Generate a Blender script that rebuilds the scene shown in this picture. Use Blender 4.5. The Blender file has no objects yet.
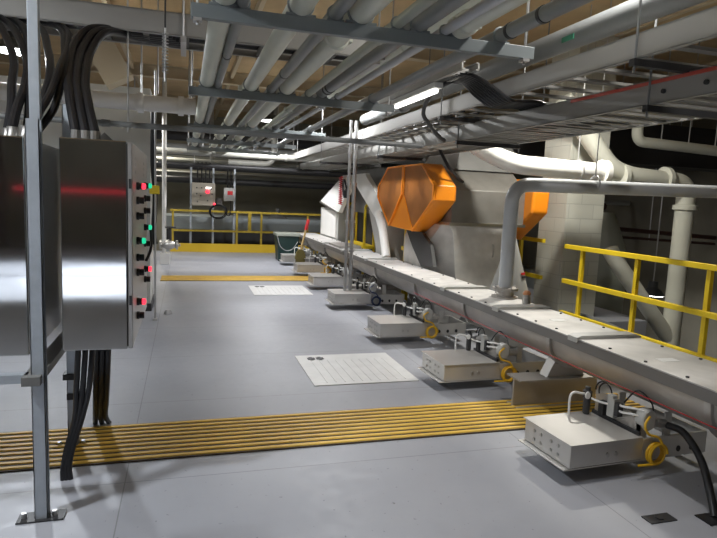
import bpy, bmesh, math, random
from mathutils import Vector, Matrix, Euler
random.seed(7)
PI = math.pi
scn = bpy.context.scene
COL = scn.collection

# ------------------------------------------------------------------ camera
cam = bpy.data.cameras.new('camera')
cam_o = bpy.data.objects.new('camera', cam); COL.objects.link(cam_o)
cam.sensor_width = 36.0; cam.lens = 581.4 / 717 * 36.0; cam.clip_start = 0.05
_r = Vector((0.95809435, -0.28323592, 0.04280917)); _u = Vector((-0.00665435, 0.12739872, 0.99182926)); _f = Vector((0.28637550, 0.95055088, -0.12017525))
cam_o.matrix_world = Matrix(((_r.x, _u.x, -_f.x, 0), (_r.y, _u.y, -_f.y, 0), (_r.z, _u.z, -_f.z, 1.55), (0, 0, 0, 1)))
scn.camera = cam_o
# ------------------------------------------------------------------ world, exposure
w = bpy.data.worlds.new('world'); scn.world = w; w.use_nodes = True
w.node_tree.nodes['Background'].inputs[0].default_value = (0.75, 0.85, 1, 1)
w.node_tree.nodes['Background'].inputs[1].default_value = 0.015
scn.view_settings.view_transform = 'Standard'; scn.view_settings.look = 'None'
scn.view_settings.exposure = 0.15; scn.view_settings.gamma = 1.0
# ------------------------------------------------------------------ lights of the hall (bulbs of the high bay lamps, plus added fill lights)
LAMPS_AND_FILLS = [  # x, y, z, watts, colour
    (2.05, 8.0, 3.10, 80, (0.97, 0.98, 1.0)), (2.36, 2.75, 3.45, 52, (1.0, 0.97, 0.93)), (1.7, 12.6, 3.10, 105, (0.98, 0.98, 1.0)),
    (-1.95, 8.0, 3.10, 150, (0.90, 0.95, 1.0)), (-1.95, 2.0, 3.10, 95, (0.92, 0.96, 1.0)), (-1.0, 13.0, 3.10, 28, (1.0, 0.98, 0.92)),
    (4.1, 5.7, 3.25, 88, (1.0, 0.97, 0.88)), (4.0, 10.2, 3.30, 50, (1.0, 0.96, 0.88)), (-0.8, 17.4, 3.3, 60, (1.0, 0.95, 0.82)),  # added fill lights, no fixtures: brighten guard rail, mill and back wall
]
for i, (x, y, z, p, c) in enumerate(LAMPS_AND_FILLS):
    L = bpy.data.lights.new('hall_light', 'AREA'); L.shape = 'DISK'; L.size = 0.24; L.energy = p; L.color = c
    o = bpy.data.objects.new('hall_light', L); COL.objects.link(o); o.location = (x, y, z - 0.03)

# two added spot lights: bright floor pool behind the camera, mirrored in the cabinets
L = bpy.data.lights.new('hall_light', 'SPOT'); L.energy = 3000; L.spot_size = math.radians(62); L.spot_blend = 0.1; L.shadow_soft_size = 0.12; L.color = (0.88, 0.94, 1.0)
o = bpy.data.objects.new('hall_light', L); COL.objects.link(o); o.location = (-0.3, -5.0, 3.9)
L2 = L.copy(); o = bpy.data.objects.new('hall_light', L2); COL.objects.link(o); o.location = (-2.4, -5.0, 3.9)

# ------------------------------------------------------------------ materials
MATS = {}
def mat(name, col, rough=0.5, metal=0.0, noise=None, bump=None, emit=None, stretch=None, rvar=0.0):
    if name in MATS: return MATS[name]
    m = bpy.data.materials.new(name); m.use_nodes = True
    nt = m.node_tree; N = nt.nodes; Lk = nt.links
    b = N['Principled BSDF']
    b.inputs['Base Color'].default_value = (*col, 1); b.inputs['Roughness'].default_value = rough; b.inputs['Metallic'].default_value = metal
    if emit:
        b.inputs['Emission Color'].default_value = (*emit[0], 1); b.inputs['Emission Strength'].default_value = emit[1]
    if noise or bump or rvar:
        tc = N.new('ShaderNodeTexCoord'); mp = N.new('ShaderNodeMapping')
        Lk.new(tc.outputs['Object'], mp.inputs['Vector'])
        if stretch: mp.inputs['Scale'].default_value = stretch
        nz = N.new('ShaderNodeTexNoise'); nz.inputs['Scale'].default_value = (noise or bump or (8, 0))[0]; nz.inputs['Detail'].default_value = 5
        Lk.new(mp.outputs['Vector'], nz.inputs['Vector'])
        if noise:
            cr = N.new('ShaderNodeValToRGB'); a = noise[1]
            cr.color_ramp.elements[0].position = 0.3; cr.color_ramp.elements[1].position = 0.7
            cr.color_ramp.elements[0].color = (*[max(0, c * (1 - a)) for c in col], 1); cr.color_ramp.elements[1].color = (*[min(1, c * (1 + a)) for c in col], 1)
            Lk.new(nz.outputs['Fac'], cr.inputs['Fac']); Lk.new(cr.outputs['Color'], b.inputs['Base Color'])
        if rvar:
            mr = N.new('ShaderNodeMapRange'); mr.inputs[1].default_value = 0.3; mr.inputs[2].default_value = 0.7
            mr.inputs[3].default_value = max(0.02, rough - rvar); mr.inputs[4].default_value = rough + rvar
            Lk.new(nz.outputs['Fac'], mr.inputs[0]); Lk.new(mr.outputs[0], b.inputs['Roughness'])
        if bump:
            nb = N.new('ShaderNodeTexNoise'); nb.inputs['Scale'].default_value = bump[0]; nb.inputs['Detail'].default_value = 4
            Lk.new(mp.outputs['Vector'], nb.inputs['Vector'])
            bp = N.new('ShaderNodeBump'); bp.inputs['Strength'].default_value = bump[1]; bp.inputs['Distance'].default_value = 0.01
            Lk.new(nb.outputs['Fac'], bp.inputs['Height']); Lk.new(bp.outputs['Normal'], b.inputs['Normal'])
    MATS[name] = m
    return m

def block_mat(name, col, mortar, sx=0.4, sz=0.2):
    m = bpy.data.materials.new(name); m.use_nodes = True
    N = m.node_tree.nodes; Lk = m.node_tree.links; b = N['Principled BSDF']; b.inputs['Roughness'].default_value = 0.7
    tc = N.new('ShaderNodeTexCoord'); sp = N.new('ShaderNodeSeparateXYZ'); Lk.new(tc.outputs['Object'], sp.inputs[0])
    ad = N.new('ShaderNodeMath'); Lk.new(sp.outputs[0], ad.inputs[0]); Lk.new(sp.outputs[1], ad.inputs[1])
    cb = N.new('ShaderNodeCombineXYZ'); Lk.new(ad.outputs[0], cb.inputs[0]); Lk.new(sp.outputs[2], cb.inputs[1])
    br = N.new('ShaderNodeTexBrick'); br.inputs['Scale'].default_value = 1; br.inputs['Brick Width'].default_value = sx; br.inputs['Row Height'].default_value = sz
    br.inputs['Mortar Size'].default_value = 0.006; br.inputs['Mortar Smooth'].default_value = 0.4
    br.inputs['Color1'].default_value = (*col, 1); br.inputs['Color2'].default_value = (*[c * 0.95 for c in col], 1); br.inputs['Mortar'].default_value = (*mortar, 1)
    Lk.new(cb.outputs[0], br.inputs['Vector']); Lk.new(br.outputs['Color'], b.inputs['Base Color'])
    bp = N.new('ShaderNodeBump'); bp.inputs['Strength'].default_value = 0.5; bp.inputs['Distance'].default_value = 0.006; bp.invert = True
    Lk.new(br.outputs['Fac'], bp.inputs['Height']); Lk.new(bp.outputs['Normal'], b.inputs['Normal'])
    return m

def floor_mat():
    m = bpy.data.materials.new('painted floor plate'); m.use_nodes = True
    N = m.node_tree.nodes; Lk = m.node_tree.links; b = N['Principled BSDF']
    tc = N.new('ShaderNodeTexCoord')
    n1 = N.new('ShaderNodeTexNoise'); n1.inputs['Scale'].default_value = 0.9; n1.inputs['Detail'].default_value = 6
    n2 = N.new('ShaderNodeTexNoise'); n2.inputs['Scale'].default_value = 14; n2.inputs['Detail'].default_value = 5
    for n in (n1, n2): Lk.new(tc.outputs['Object'], n.inputs['Vector'])
    mx = N.new('ShaderNodeMath'); mx.operation = 'MULTIPLY_ADD'; mx.inputs[1].default_value = 0.3
    Lk.new(n2.outputs['Fac'], mx.inputs[0]); Lk.new(n1.outputs['Fac'], mx.inputs[2])
    cr = N.new('ShaderNodeValToRGB'); E = cr.color_ramp.elements
    E[0].position = 0.45; E[0].color = (0.285, 0.295, 0.33, 1); E[1].position = 0.85; E[1].color = (0.35, 0.36, 0.395, 1)
    Lk.new(mx.outputs[0], cr.inputs['Fac'])
    # plate seams: thin lines every 1.22 m along the hall and every 2.44 m across
    sp = N.new('ShaderNodeSeparateXYZ'); Lk.new(tc.outputs['Object'], sp.inputs[0])
    fac = None
    for ch, step, off in ((1, 1.22, 0.52), (0, 2.44, 0.3)):
        a = N.new('ShaderNodeMath'); a.operation = 'ADD'; a.inputs[1].default_value = off + 50 * step; Lk.new(sp.outputs[ch], a.inputs[0])
        md = N.new('ShaderNodeMath'); md.operation = 'MODULO'; md.inputs[1].default_value = step; Lk.new(a.outputs[0], md.inputs[0])
        lt = N.new('ShaderNodeMath'); lt.operation = 'LESS_THAN'; lt.inputs[1].default_value = 0.006; Lk.new(md.outputs[0], lt.inputs[0])
        if fac is None: fac = lt
        else:
            mxx = N.new('ShaderNodeMath'); mxx.operation = 'MAXIMUM'; Lk.new(fac.outputs[0], mxx.inputs[0]); Lk.new(lt.outputs[0], mxx.inputs[1]); fac = mxx
    mix = N.new('ShaderNodeMix'); mix.data_type = 'RGBA'; mix.inputs['B'].default_value = (0.2, 0.205, 0.215, 1)
    n3 = N.new('ShaderNodeTexNoise'); n3.inputs['Scale'].default_value = 38; n3.inputs['Detail'].default_value = 3; Lk.new(tc.outputs['Object'], n3.inputs['Vector'])
    sr = N.new('ShaderNodeMapRange'); sr.inputs[1].default_value = 0.69; sr.inputs[2].default_value = 0.74; sr.inputs[3].default_value = 0; sr.inputs[4].default_value = 0.7; Lk.new(n3.outputs['Fac'], sr.inputs[0])
    sm = N.new('ShaderNodeMix'); sm.data_type = 'RGBA'; sm.inputs['B'].default_value = (0.1, 0.1, 0.1, 1); Lk.new(sr.outputs[0], sm.inputs['Factor']); Lk.new(cr.outputs['Color'], sm.inputs['A'])
    Lk.new(fac.outputs[0], mix.inputs['Factor']); Lk.new(sm.outputs['Result'], mix.inputs['A']); Lk.new(mix.outputs['Result'], b.inputs['Base Color'])
    mr = N.new('ShaderNodeMapRange'); mr.inputs[1].default_value = 0.3; mr.inputs[2].default_value = 0.75; mr.inputs[3].default_value = 0.42; mr.inputs[4].default_value = 0.6
    Lk.new(n2.outputs['Fac'], mr.inputs[0]); Lk.new(mr.outputs[0], b.inputs['Roughness'])
    return m

M = dict(
    flange=mat('weathered flange', (0.22, 0.21, 0.2), 0.5, 0.4),
    bristle=mat('olive bristle', (0.16, 0.13, 0.03), 0.7),
    wallf=mat('dark brown wall', (0.17, 0.155, 0.12), 0.8, noise=(1.0, 0.15)),
    part=mat('painted partition', (0.50, 0.50, 0.47), 0.6, noise=(1.0, 0.06)),
    drum=mat('worn drum steel', (0.27, 0.26, 0.24), 0.45, 0.55, noise=(4, 0.12)),
    floor=floor_mat(),
    steel=mat('brushed stainless', (0.56, 0.565, 0.56), 0.055, 1.0, bump=(1.0, 0.03), stretch=(0.3, 0.3, 1.5)),
    steel_side=mat('brushed stainless upright', (0.50, 0.49, 0.47), 0.4, 1.0),
    dull=mat('dull stainless', (0.45, 0.425, 0.395), 0.45, 0.6, noise=(5, 0.08)),
    dusty=mat('dust covered stainless', (0.60, 0.585, 0.56), 0.55, 0.25, noise=(6, 0.12)),
    box=mat('pale stainless sheet', (0.58, 0.565, 0.54), 0.36, 0.55, noise=(4, 0.05)),
    galv=mat('galvanised strut', (0.44, 0.48, 0.52), 0.42, 0.6, noise=(20, 0.06)),
    strut=mat('green grey painted strut', (0.20, 0.225, 0.23), 0.5, 0.0),
    tray=mat('aluminium tray', (0.36, 0.355, 0.335), 0.5, 0.3),
    traydark=mat('weathered tray bottom', (0.2, 0.195, 0.18), 0.5, 0.3),
    black=mat('black rubber', (0.012, 0.012, 0.014), 0.38),
    dark=mat('dark paint', (0.03, 0.03, 0.032), 0.5),
    white=mat('white paint', (0.78, 0.77, 0.74), 0.5, noise=(3, 0.03)),
    cream=mat('cream jacketed pipe', (0.60, 0.60, 0.52), 0.5, noise=(3, 0.05)),
    pipew=mat('pale green white pipe', (0.60, 0.62, 0.54), 0.42, noise=(3, 0.06)),
    pipeg=mat('grey pipe', (0.20, 0.21, 0.21), 0.4, noise=(4, 0.08)),
    pipel=mat('light grey painted pipe', (0.50, 0.52, 0.54), 0.4, noise=(3, 0.05)),
    pipel2=mat('grey green pipe', (0.30, 0.32, 0.28), 0.4, noise=(3, 0.06)),
    conduit=mat('galvanised conduit', (0.5, 0.5, 0.5), 0.4, 0.6),
    yellow=mat('safety yellow', (0.80, 0.58, 0.02), 0.42, noise=(6, 0.05)),
    yellowd=mat('worn yellow', (0.50, 0.36, 0.03), 0.55, noise=(5, 0.12)),
    stripe=mat('ochre ridge', (0.74, 0.47, 0.07), 0.55, noise=(5, 0.12)),
    stripeb=mat('ochre trough', (0.05, 0.03, 0.008), 0.7),
    orange=mat('orange guard paint', (0.92, 0.29, 0.015), 0.32),
    mesh=mat('orange guard screen', (0.42, 0.15, 0.03), 0.42, 0.2, noise=(3, 0.2)),
    red=mat('red plastic', (0.6, 0.02, 0.025), 0.4),
    redled=mat('lit red lens', (0.7, 0.02, 0.03), 0.3, emit=((1, 0.03, 0.06), 2.2)),
    greenled=mat('lit green lens', (0.01, 0.4, 0.22), 0.3, emit=((0.02, 0.8, 0.4), 0.8)),
    lens=mat('lamp lens', (1, 1, 1), 0.3, emit=((1, 0.98, 0.95), 14)),
    tube=mat('lit tube', (1, 1, 1), 0.3, emit=((1, 0.98, 0.93), 2.2)),
    lamp=mat('lamp housing', (0.08, 0.085, 0.09), 0.4, 0.3),
    plate=mat('white steel cover plate', (0.70, 0.70, 0.69), 0.5, noise=(7, 0.06)),
    ceil=mat('tan ceiling deck', (0.50, 0.36, 0.20), 0.75, noise=(2.2, 0.12)),
    beam=mat('cream beam', (0.55, 0.46, 0.32), 0.6),
    wall=mat('beige wall', (0.36, 0.34, 0.27), 0.75, noise=(1.5, 0.1)),
    wallr=mat('drab wall', (0.20, 0.185, 0.145), 0.8, noise=(1.2, 0.15)),
    walld=mat('grey wall', (0.16, 0.16, 0.155), 0.8, noise=(1.2, 0.1)),
    bluegrey=mat('blue grey panel', (0.42, 0.47, 0.49), 0.6, noise=(1, 0.08)),
    green=mat('dark green plastic', (0.012, 0.035, 0.032), 0.45),
    wood=mat('pale wood', (0.55, 0.38, 0.16), 0.5),
    rednes=mat('red strip', (0.55, 0.10, 0.07), 0.5),
    amber=mat('amber cap', (0.55, 0.24, 0.10), 0.5),
    sticker=mat('white sticker', (0.85, 0.85, 0.83), 0.5),
    cableY=mat('yellow cable', (0.75, 0.45, 0.02), 0.4),
    blue=mat('blue cable', (0.02, 0.035, 0.10), 0.4),
    block=block_mat('painted block', (0.52, 0.52, 0.46), (0.40, 0.40, 0.36)),
    blockw=block_mat('white painted block', (0.62, 0.61, 0.57), (0.52, 0.51, 0.48)),
    midp=mat('mid grey pipe', (0.3, 0.3, 0.27), 0.5),
    lgrey=mat('light grey paint', (0.46, 0.46, 0.44), 0.45, noise=(3, 0.05)),
    medgrey=mat('mid grey paint', (0.14, 0.14, 0.135), 0.5, noise=(3, 0.1)),
    tube_w=mat('translucent white tube', (0.75, 0.75, 0.73), 0.35),
)

# ------------------------------------------------------------------ mesh builder
class G:
    def __init__(self): self.b = bmesh.new()
    def bb(self, x0, y0, z0, x1, y1, z1):
        g = bmesh.ops.create_cube(self.b, size=1)
        for v in g['verts']: v.co = Vector(((x0 + x1) / 2 + v.co.x * (x1 - x0), (y0 + y1) / 2 + v.co.y * (y1 - y0), (z0 + z1) / 2 + v.co.z * (z1 - z0)))
        return self
    def obox(self, c, s, rot):
        g = bmesh.ops.create_cube(self.b, size=1); R = Euler(rot).to_matrix()
        for v in g['verts']: v.co = Vector(c) + R @ Vector((v.co.x * s[0], v.co.y * s[1], v.co.z * s[2]))
        return self
    def bar(self, p0, p1, a, bb):  # rectangular bar between two points
        p0 = Vector(p0); p1 = Vector(p1); d = p1 - p0
        up = Vector((0, 0, 1)) if abs(d.normalized().z) < 0.95 else Vector((0, 1, 0))
        s = d.cross(up).normalized(); t = s.cross(d).normalized()
        vs = []
        for p in (p0, p1):
            for i, j in ((-1, -1), (1, -1), (1, 1), (-1, 1)): vs.append(self.b.verts.new(p + s * (i * a / 2) + t * (j * bb / 2)))
        for f in ((3, 2, 1, 0), (4, 5, 6, 7), (0, 1, 5, 4), (1, 2, 6, 5), (2, 3, 7, 6), (3, 0, 4, 7)): self.b.faces.new([vs[k] for k in f])
        return self
    def rings(self, rings, cap=True, closed=False):
        R = [[self.b.verts.new(p) for p in r] for r in rings]
        n = len(R[0]); m = len(R)
        for i in range(m if closed else m - 1):
            a, c = R[i], R[(i + 1) % m]
            for k in range(n): self.b.faces.new((a[k], a[(k + 1) % n], c[(k + 1) % n], c[k]))
        if cap and not closed:
            self.b.faces.new(R[0][::-1]); self.b.faces.new(R[-1])
        return self
    def tube(self, pts, r, seg=12, fillet=0.0, closed=False, smooth=0):
        P = [Vector(p) for p in pts]
        if smooth: P = catmull(P, smooth)
        if fillet: P = filleted(P, fillet)
        n = len(P); rad = r if callable(r) else (lambda t: r)
        T = []
        for i in range(n):
            a = P[(i - 1) % n] if (closed or i > 0) else P[i]; c = P[(i + 1) % n] if (closed or i < n - 1) else P[i]
            T.append((c - a).normalized())
        ref = Vector((0, 0, 1)) if abs(T[0].z) < 0.9 else Vector((1, 0, 0))
        nx = T[0].cross(ref).normalized(); rings = []
        for i in range(n):
            nx = (nx - T[i] * nx.dot(T[i])).normalized(); ny = T[i].cross(nx)
            rr = rad(i / max(1, n - 1))
            rings.append([P[i] + (nx * math.cos(2 * PI * k / seg) + ny * math.sin(2 * PI * k / seg)) * rr for k in range(seg)])
        return self.rings(rings, True, closed)
    def cyl(self, p0, p1, r0, r1=None, seg=18):
        r1 = r0 if r1 is None else r1
        return self.tube([p0, p1], lambda t: r0 + (r1 - r0) * t, seg)
    def prism(self, poly, axis, a0, a1):  # polygon in the other two axes
        def mk(p, a):
            return {0: (a, p[0], p[1]), 1: (p[0], a, p[1]), 2: (p[0], p[1], a)}[axis]
        return self.rings([[mk(p, a0) for p in poly], [mk(p, a1) for p in poly]])
    def lathe(self, prof, c, axis=2, seg=24):  # prof: (r, h)
        rings = []
        for r, h in prof:
            ring = []
            for k in range(seg):
                a = 2 * PI * k / seg; u, v = max(r, 1e-4) * math.cos(a), max(r, 1e-4) * math.sin(a)
                o = {2: (u, v, h), 1: (u, h, v), 0: (h, u, v)}[axis]
                ring.append((c[0] + o[0], c[1] + o[1], c[2] + o[2]))
            rings.append(ring)
        return self.rings(rings)
    def ring(self, c, R, r, axis=2, seg=24):
        pts = []
        for k in range(seg):
            a = 2 * PI * k / seg; u, v = R * math.cos(a), R * math.sin(a)
            o = {2: (u, v, 0), 1: (u, 0, v), 0: (0, u, v)}[axis]
            pts.append((c[0] + o[0], c[1] + o[1], c[2] + o[2]))
        return self.tube(pts, r, 8, closed=True)
    def coil(self, c, R, r, turns, axis, pitch, seg=26, squash=1.0):
        pts = []
        n = int(turns * seg)
        for k in range(n + 1):
            a = 2 * PI * k / seg; rr = R * (1 + 0.10 * math.sin(a * 0.62 + 1)); u, v, h = rr * math.cos(a), rr * math.sin(a) * squash, pitch * k / seg
            o = {2: (u, v, h), 1: (u, h, v), 0: (h, u, v)}[axis]
            pts.append((c[0] + o[0], c[1] + o[1], c[2] + o[2]))
        return self.tube(pts, r, 7)
    def build(self, name, m, parent=None, bevel=0.0, label=None, cat=None, group=None, kind=None, angle=35, seg=2):
        bmesh.ops.recalc_face_normals(self.b, faces=self.b.faces[:])
        me = bpy.data.meshes.new(name)
        if parent is not None: org = Vector(parent['_org']) if '_org' in parent else Vector((0, 0, 0))
        else:
            xs = [v.co.x for v in self.b.verts]; ys = [v.co.y for v in self.b.verts]; zs = [v.co.z for v in self.b.verts]
            org = Vector(((min(xs) + max(xs)) / 2, (min(ys) + max(ys)) / 2, min(zs)))
            if kind == 'structure': org = Vector((0, 0, 0))
        for v in self.b.verts: v.co -= org
        self.b.to_mesh(me); self.b.free()
        for p in me.polygons: p.use_smooth = True
        me.set_sharp_from_angle(angle=math.radians(angle))
        me.materials.append(m)
        o = bpy.data.objects.new(name, me); COL.objects.link(o)
        if parent is not None:
            o.parent = parent
            if not parent.get('_empty'): o.location = org - Vector(parent['_abs'])
            o['_org'] = tuple(org); o['_abs'] = tuple(org)
        else:
            o.location = org; o['_org'] = tuple(org); o['_abs'] = tuple(org)
        if bevel:
            bv = o.modifiers.new('bevel', 'BEVEL'); bv.width = bevel; bv.segments = seg; bv.harden_normals = True; bv.limit_method = 'ANGLE'; bv.angle_limit = math.radians(40)
        tag(o, label, cat, group, kind)
        return o

def tag(o, label=None, cat=None, group=None, kind=None):
    if label: o['label'] = label
    if cat: o['category'] = cat
    if group: o['group'] = group
    if kind: o['kind'] = kind
def catmull(P, k):
    out = []
    for i in range(len(P) - 1):
        p0 = P[max(0, i - 1)]; p1 = P[i]; p2 = P[i + 1]; p3 = P[min(len(P) - 1, i + 2)]
        for j in range(k):
            t = j / k
            out.append(0.5 * ((2 * p1) + (p2 - p0) * t + (2 * p0 - 5 * p1 + 4 * p2 - p3) * t * t + (3 * p1 - p0 - 3 * p2 + p3) * t ** 3))
    out.append(P[-1]); return out
def filleted(P, r):
    out = [P[0]]
    for i in range(1, len(P) - 1):
        a, b, c = P[i - 1], P[i], P[i + 1]
        d = min(r, (a - b).length * 0.49, (c - b).length * 0.49)
        s = b + (a - b).normalized() * d; e = b + (c - b).normalized() * d
        for k in range(9):
            t = k / 8; out.append(s * (1 - t) ** 2 + b * 2 * t * (1 - t) + e * t * t)
    out.append(P[-1]); return out
def thing(name, loc, label, cat, group=None):
    o = bpy.data.objects.new(name, None); COL.objects.link(o); o.location = loc; o.empty_display_size = 0.1
    o['_org'] = tuple(loc); o['_abs'] = tuple(loc); o['_empty'] = 1
    tag(o, label, cat, group); return o
KIDS = None
def copy_tree(o, parent=None):
    c = o.copy(); COL.objects.link(c)
    if parent is not None: c.parent = parent
    for ch in list(o.children): copy_tree(ch, c)
    return c
def struct(g, name, m, bevel=0): return g.build(name, m, kind='structure', bevel=bevel)
def share(o, parent, shift):  # a further part with the same mesh
    c = o.copy(); COL.objects.link(c); c.parent = parent; c.location = o.location + Vector(shift); return c

# ================================================================== THE SETTING
struct(G().bb(-4.2, -10.2, -0.3, 4.95, 15.75, 0).bb(4.94, 6.6, -0.3, 6.3, 15.75, 0), 'floor', M['floor'])
struct(G().bb(-4.2, -10.2, -3.4, 11, 20.2, -3.2), 'floor_lower', M['walld'])
struct(G().bb(-4.2, -10.2, 4.0, 11, 20.2, 4.2), 'ceiling', M['ceil'])
struct(G().bb(-4.4, -10.2, -3.4, -4.2, 20.2, 4.2), 'wall_left', M['walld'])
struct(G().bb(10.8, -10.2, -3.4, 11, 20.2, 4.2), 'wall_right', M['wallr'])
struct(G().bb(-4.4, 20, -3.4, 11, 20.2, 4.2), 'wall_back', M['wall'])
struct(G().bb(-4.4, -10.4, -3.4, 11, -10.2, 4.2), 'wall_front', M['wallf'])
struct(G().bb(-2.4, 7.8, 0, -0.42, 8.5, 2.78), 'wall_partition', M['part'])
struct(G().bb(-2.41, 7.785, 0, -0.405, 8.51, 0.1), 'baseboard_partition', M['dark'])
for i, y in enumerate((4.6, 8.9, 12.6, 16.4)):
    struct(G().bb(-4.2, y - 0.08, 3.98, 10.8, y + 0.08, 4.0).bb(-4.2, y - 0.012, 3.78, 10.8, y + 0.012, 3.98).bb(-4.2, y - 0.08, 3.76, 10.8, y + 0.08, 3.78), f'trim_{i+1}', M['beam'])
for i, x in enumerate((-1.0, 0.9, 3.2, 5.6, 8.2)):
    struct(G().bb(x - 0.03, 4.68, 3.88, x + 0.03, 19.9, 3.999), f'trim_{i+5}', M['beam'])
# block pillar beyond the conveyor
struct(G().bb(5.04, 6.92, 0, 5.65, 7.54, 4.0), 'wall_pillar', M['block'])
# background: far wall panels and cross members
struct(G().bb(-4.2, 19.8, 2.02, 10.8, 20.0, 2.14).bb(-4.2, 19.8, 2.62, 10.8, 20.0, 2.74), 'trim_10', M['midp'])

# ================================================================== FLOOR ITEMS
def ridged_strip(y0, y1, x0, x1, n, label):
    t = thing('cable_ramp', ((x0 + x1) / 2, (y0 + y1) / 2, 0), label, 'floor strip')
    G().bb(x0, y0, 0, x1, y1, 0.008).build('base_plate', M['stripeb'], t)
    p = (y1 - y0) / n
    for k in range(n):
        y = y0 + p * (k + 0.5)
        G().prism([(y - p * 0.27, 0.008), (y - p * 0.2, 0.014), (y + p * 0.2, 0.014), (y + p * 0.27, 0.008)], 0, x0, x1).build('ridge', M['stripe'], t)
ridged_strip(3.385, 3.945, -3.4, 3.5, 9, 'near ridged ochre yellow floor strip running under the conveyor and the panel stand')
ridged_strip(10.42, 11.05, -0.4, 2.9, 9, 'far ridged yellow floor strip in front of the back yellow railing')
G().bb(-4.1, -5.2, 0, 3.5, -5.05, 0.01).build('mirrored_strip', M['dark'], label='dark narrow floor strip added behind the camera, mirrored as a line in the stainless cabinets', cat='floor strip')  # added out of view, only for the dark line mirrored in the cabinets
def cover_plate(y0, y1, label):
    x0, x1 = 1.03, 1.96
    t = thing('floor_hatch', ((x0 + x1) / 2, (y0 + y1) / 2, 0), label, 'floor plate')
    G().bb(x0, y0, 0, x1, y1, 0.008).build('plate', M['plate'], t, bevel=0.002)
    for k in range(2):
        xx = x0 + 0.10 + 0.085 * k
        G().bb(xx, y1 - 0.16, 0.008, xx + 0.07, y1 - 0.10, 0.0125).bb(xx + 0.02, y1 - 0.18, 0.008, xx + 0.05, y1 - 0.08, 0.0118).build('lift_handle', M['dark'], t)
    for k in range(10):
        xx = x0 + 0.12 + k * 0.078
        G().bb(xx, y0 + 0.06, 0.008, xx + 0.008, y1 - 0.2, 0.011).build('tread_bar', M['plate'], t)
cover_plate(4.53, 5.44, 'near white steel cover plate set on the grey floor')
cover_plate(8.93, 9.86, 'far white steel cover plate on the floor before the far yellow strip')
G().bb(2.24, 2.18, 0, 2.40, 2.25, 0.006).cyl((2.32, 2.215, 0.006), (2.32, 2.215, 0.012), 0.022).build('floor_socket', M['dark'], label='small dark floor socket on the floor in front of the nearest slide gate', cat='socket')
G().lathe([(0.05, 0), (0.05, 0.02), (0.03, 0.05), (0.0, 0.055)], (-0.2, 7.6, 0)).build('floor_drain_cap', M['conduit'], label='small shiny cap on the floor beside the white block partition', cat='cap')

# ================================================================== SCREW CONVEYOR
cv = thing('screw_conveyor', (2.87, 7.5, 0), 'long stainless trough screw conveyor with flat bolted lids running down the hall', 'conveyor')
Y0, Y1 = 0.6, 14.3
def u_sec(r, zc, xl, xr, ztop):
    pts = [(xl, ztop)]
    for k in range(13):
        a = PI + PI * k / 12; pts.append((2.87 + r * math.cos(a), zc + r * math.sin(a)))
    pts.append((xr, ztop)); return pts
G().prism(u_sec(0.205, 0.55, 2.664, 3.076, 0.638), 1, Y0, Y1).build('trough', M['dull'], cv)
for x0, x1 in ((2.618, 2.664), (3.076, 3.122)):
    G().bb(x0, Y0, 0.572, x1, Y1, 0.639).build('edge_flange', M['flange'], cv)
ys = [0.6, 2.15, 3.38, 4.45, 5.55, 6.9, 8.3, 9.7, 11.1, 12.7, 14.3]
for a, b in zip(ys[:-1], ys[1:]):
    l = G().bb(2.62, a + 0.003, 0.639, 3.12, b - 0.003, 0.648).build('lid', M['dusty'], cv, bevel=0.002)
    if b < 14: 
        for k in (1, 2, 3):
            yy = a + (b - a) * k / 4
            for xx in (2.66, 3.08): G().lathe([(0.010, 0), (0.010, 0.008), (0.0, 0.009)], (xx, yy, 0.648), seg=8).build('lid_bolt', M['dark'], l)
for y in (3.38, 4.45, 5.55, 8.3, 9.7, 11.1):
    G().prism([(2.60, 0.625), (2.60, 0.66), (2.64, 0.672), (3.10, 0.672), (3.14, 0.66), (3.14, 0.625), (3.12, 0.65), (2.62, 0.65)], 1, y - 0.05, y + 0.05).build('joint_strip', M['lgrey'], cv)
for y in (2.3, 3.72, 5.15, 6.45, 8.0, 9.5, 11.2, 13.0):
    outer = u_sec(0.228, 0.55, 2.64, 3.10, 0.60)
    g = G(); g.prism(outer, 1, y - 0.022, y + 0.022); g.build('joint_flange', M['steel_side'], cv)
for x, y in ((2.78, 2.75), (2.82, 3.9), (2.72, 1.9), (2.76, 6.2)):
    G().bb(x, y, 0.648, x + 0.13, y + 0.07, 0.650).build('label', M['sticker'], cv)
for y in (3.82, 8.45, 12.2):
    s = G(); s.bb(2.44, y - 0.1, 0, 3.2, y + 0.1, 0.012).bb(2.44, y - 0.1, 0.223, 3.2, y + 0.1, 0.235).bb(2.44, y - 0.01, 0.012, 3.2, y + 0.01, 0.223)
    s.build('support_beam', M['dull'], cv)
    G().prism([(2.7, 0.235), (3.04, 0.235), (2.97, 0.38), (2.77, 0.38)], 1, y - 0.05, y + 0.05).build('support_foot', M['dull'], cv)
# raised hatch at the far end and inspection covers
G().bb(2.66, 10.1, 0.648, 3.08, 10.9, 0.69).build('inspection_cover', M['dull'], cv, bevel=0.005)

# thin red string down the side of the conveyor: emergency pull cord
g = G(); g.tube([(2.635, 0.8, 0.46), (2.635, 2.3, 0.45), (2.635, 4.3, 0.44), (2.635, 6.4, 0.46)], 0.003, 6); pc = g.build('pull_cord', M['red'], label='thin red pull cord strung along the side of the conveyor', cat='cord')

# beacon on the lid
t = thing('sensor_beacon', (3.02, 4.62, 0.648), 'small silver sensor with an amber cap standing on the conveyor lid', 'sensor')
G().lathe([(0.038, 0), (0.038, 0.07), (0.03, 0.075), (0.03, 0.09)], (3.02, 4.62, 0.648)).build('body', M['steel_side'], t)
G().lathe([(0.034, 0.09), (0.036, 0.105), (0.025, 0.125), (0.0, 0.13)], (3.02, 4.62, 0.648)).build('cap', M['amber'], t)

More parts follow.
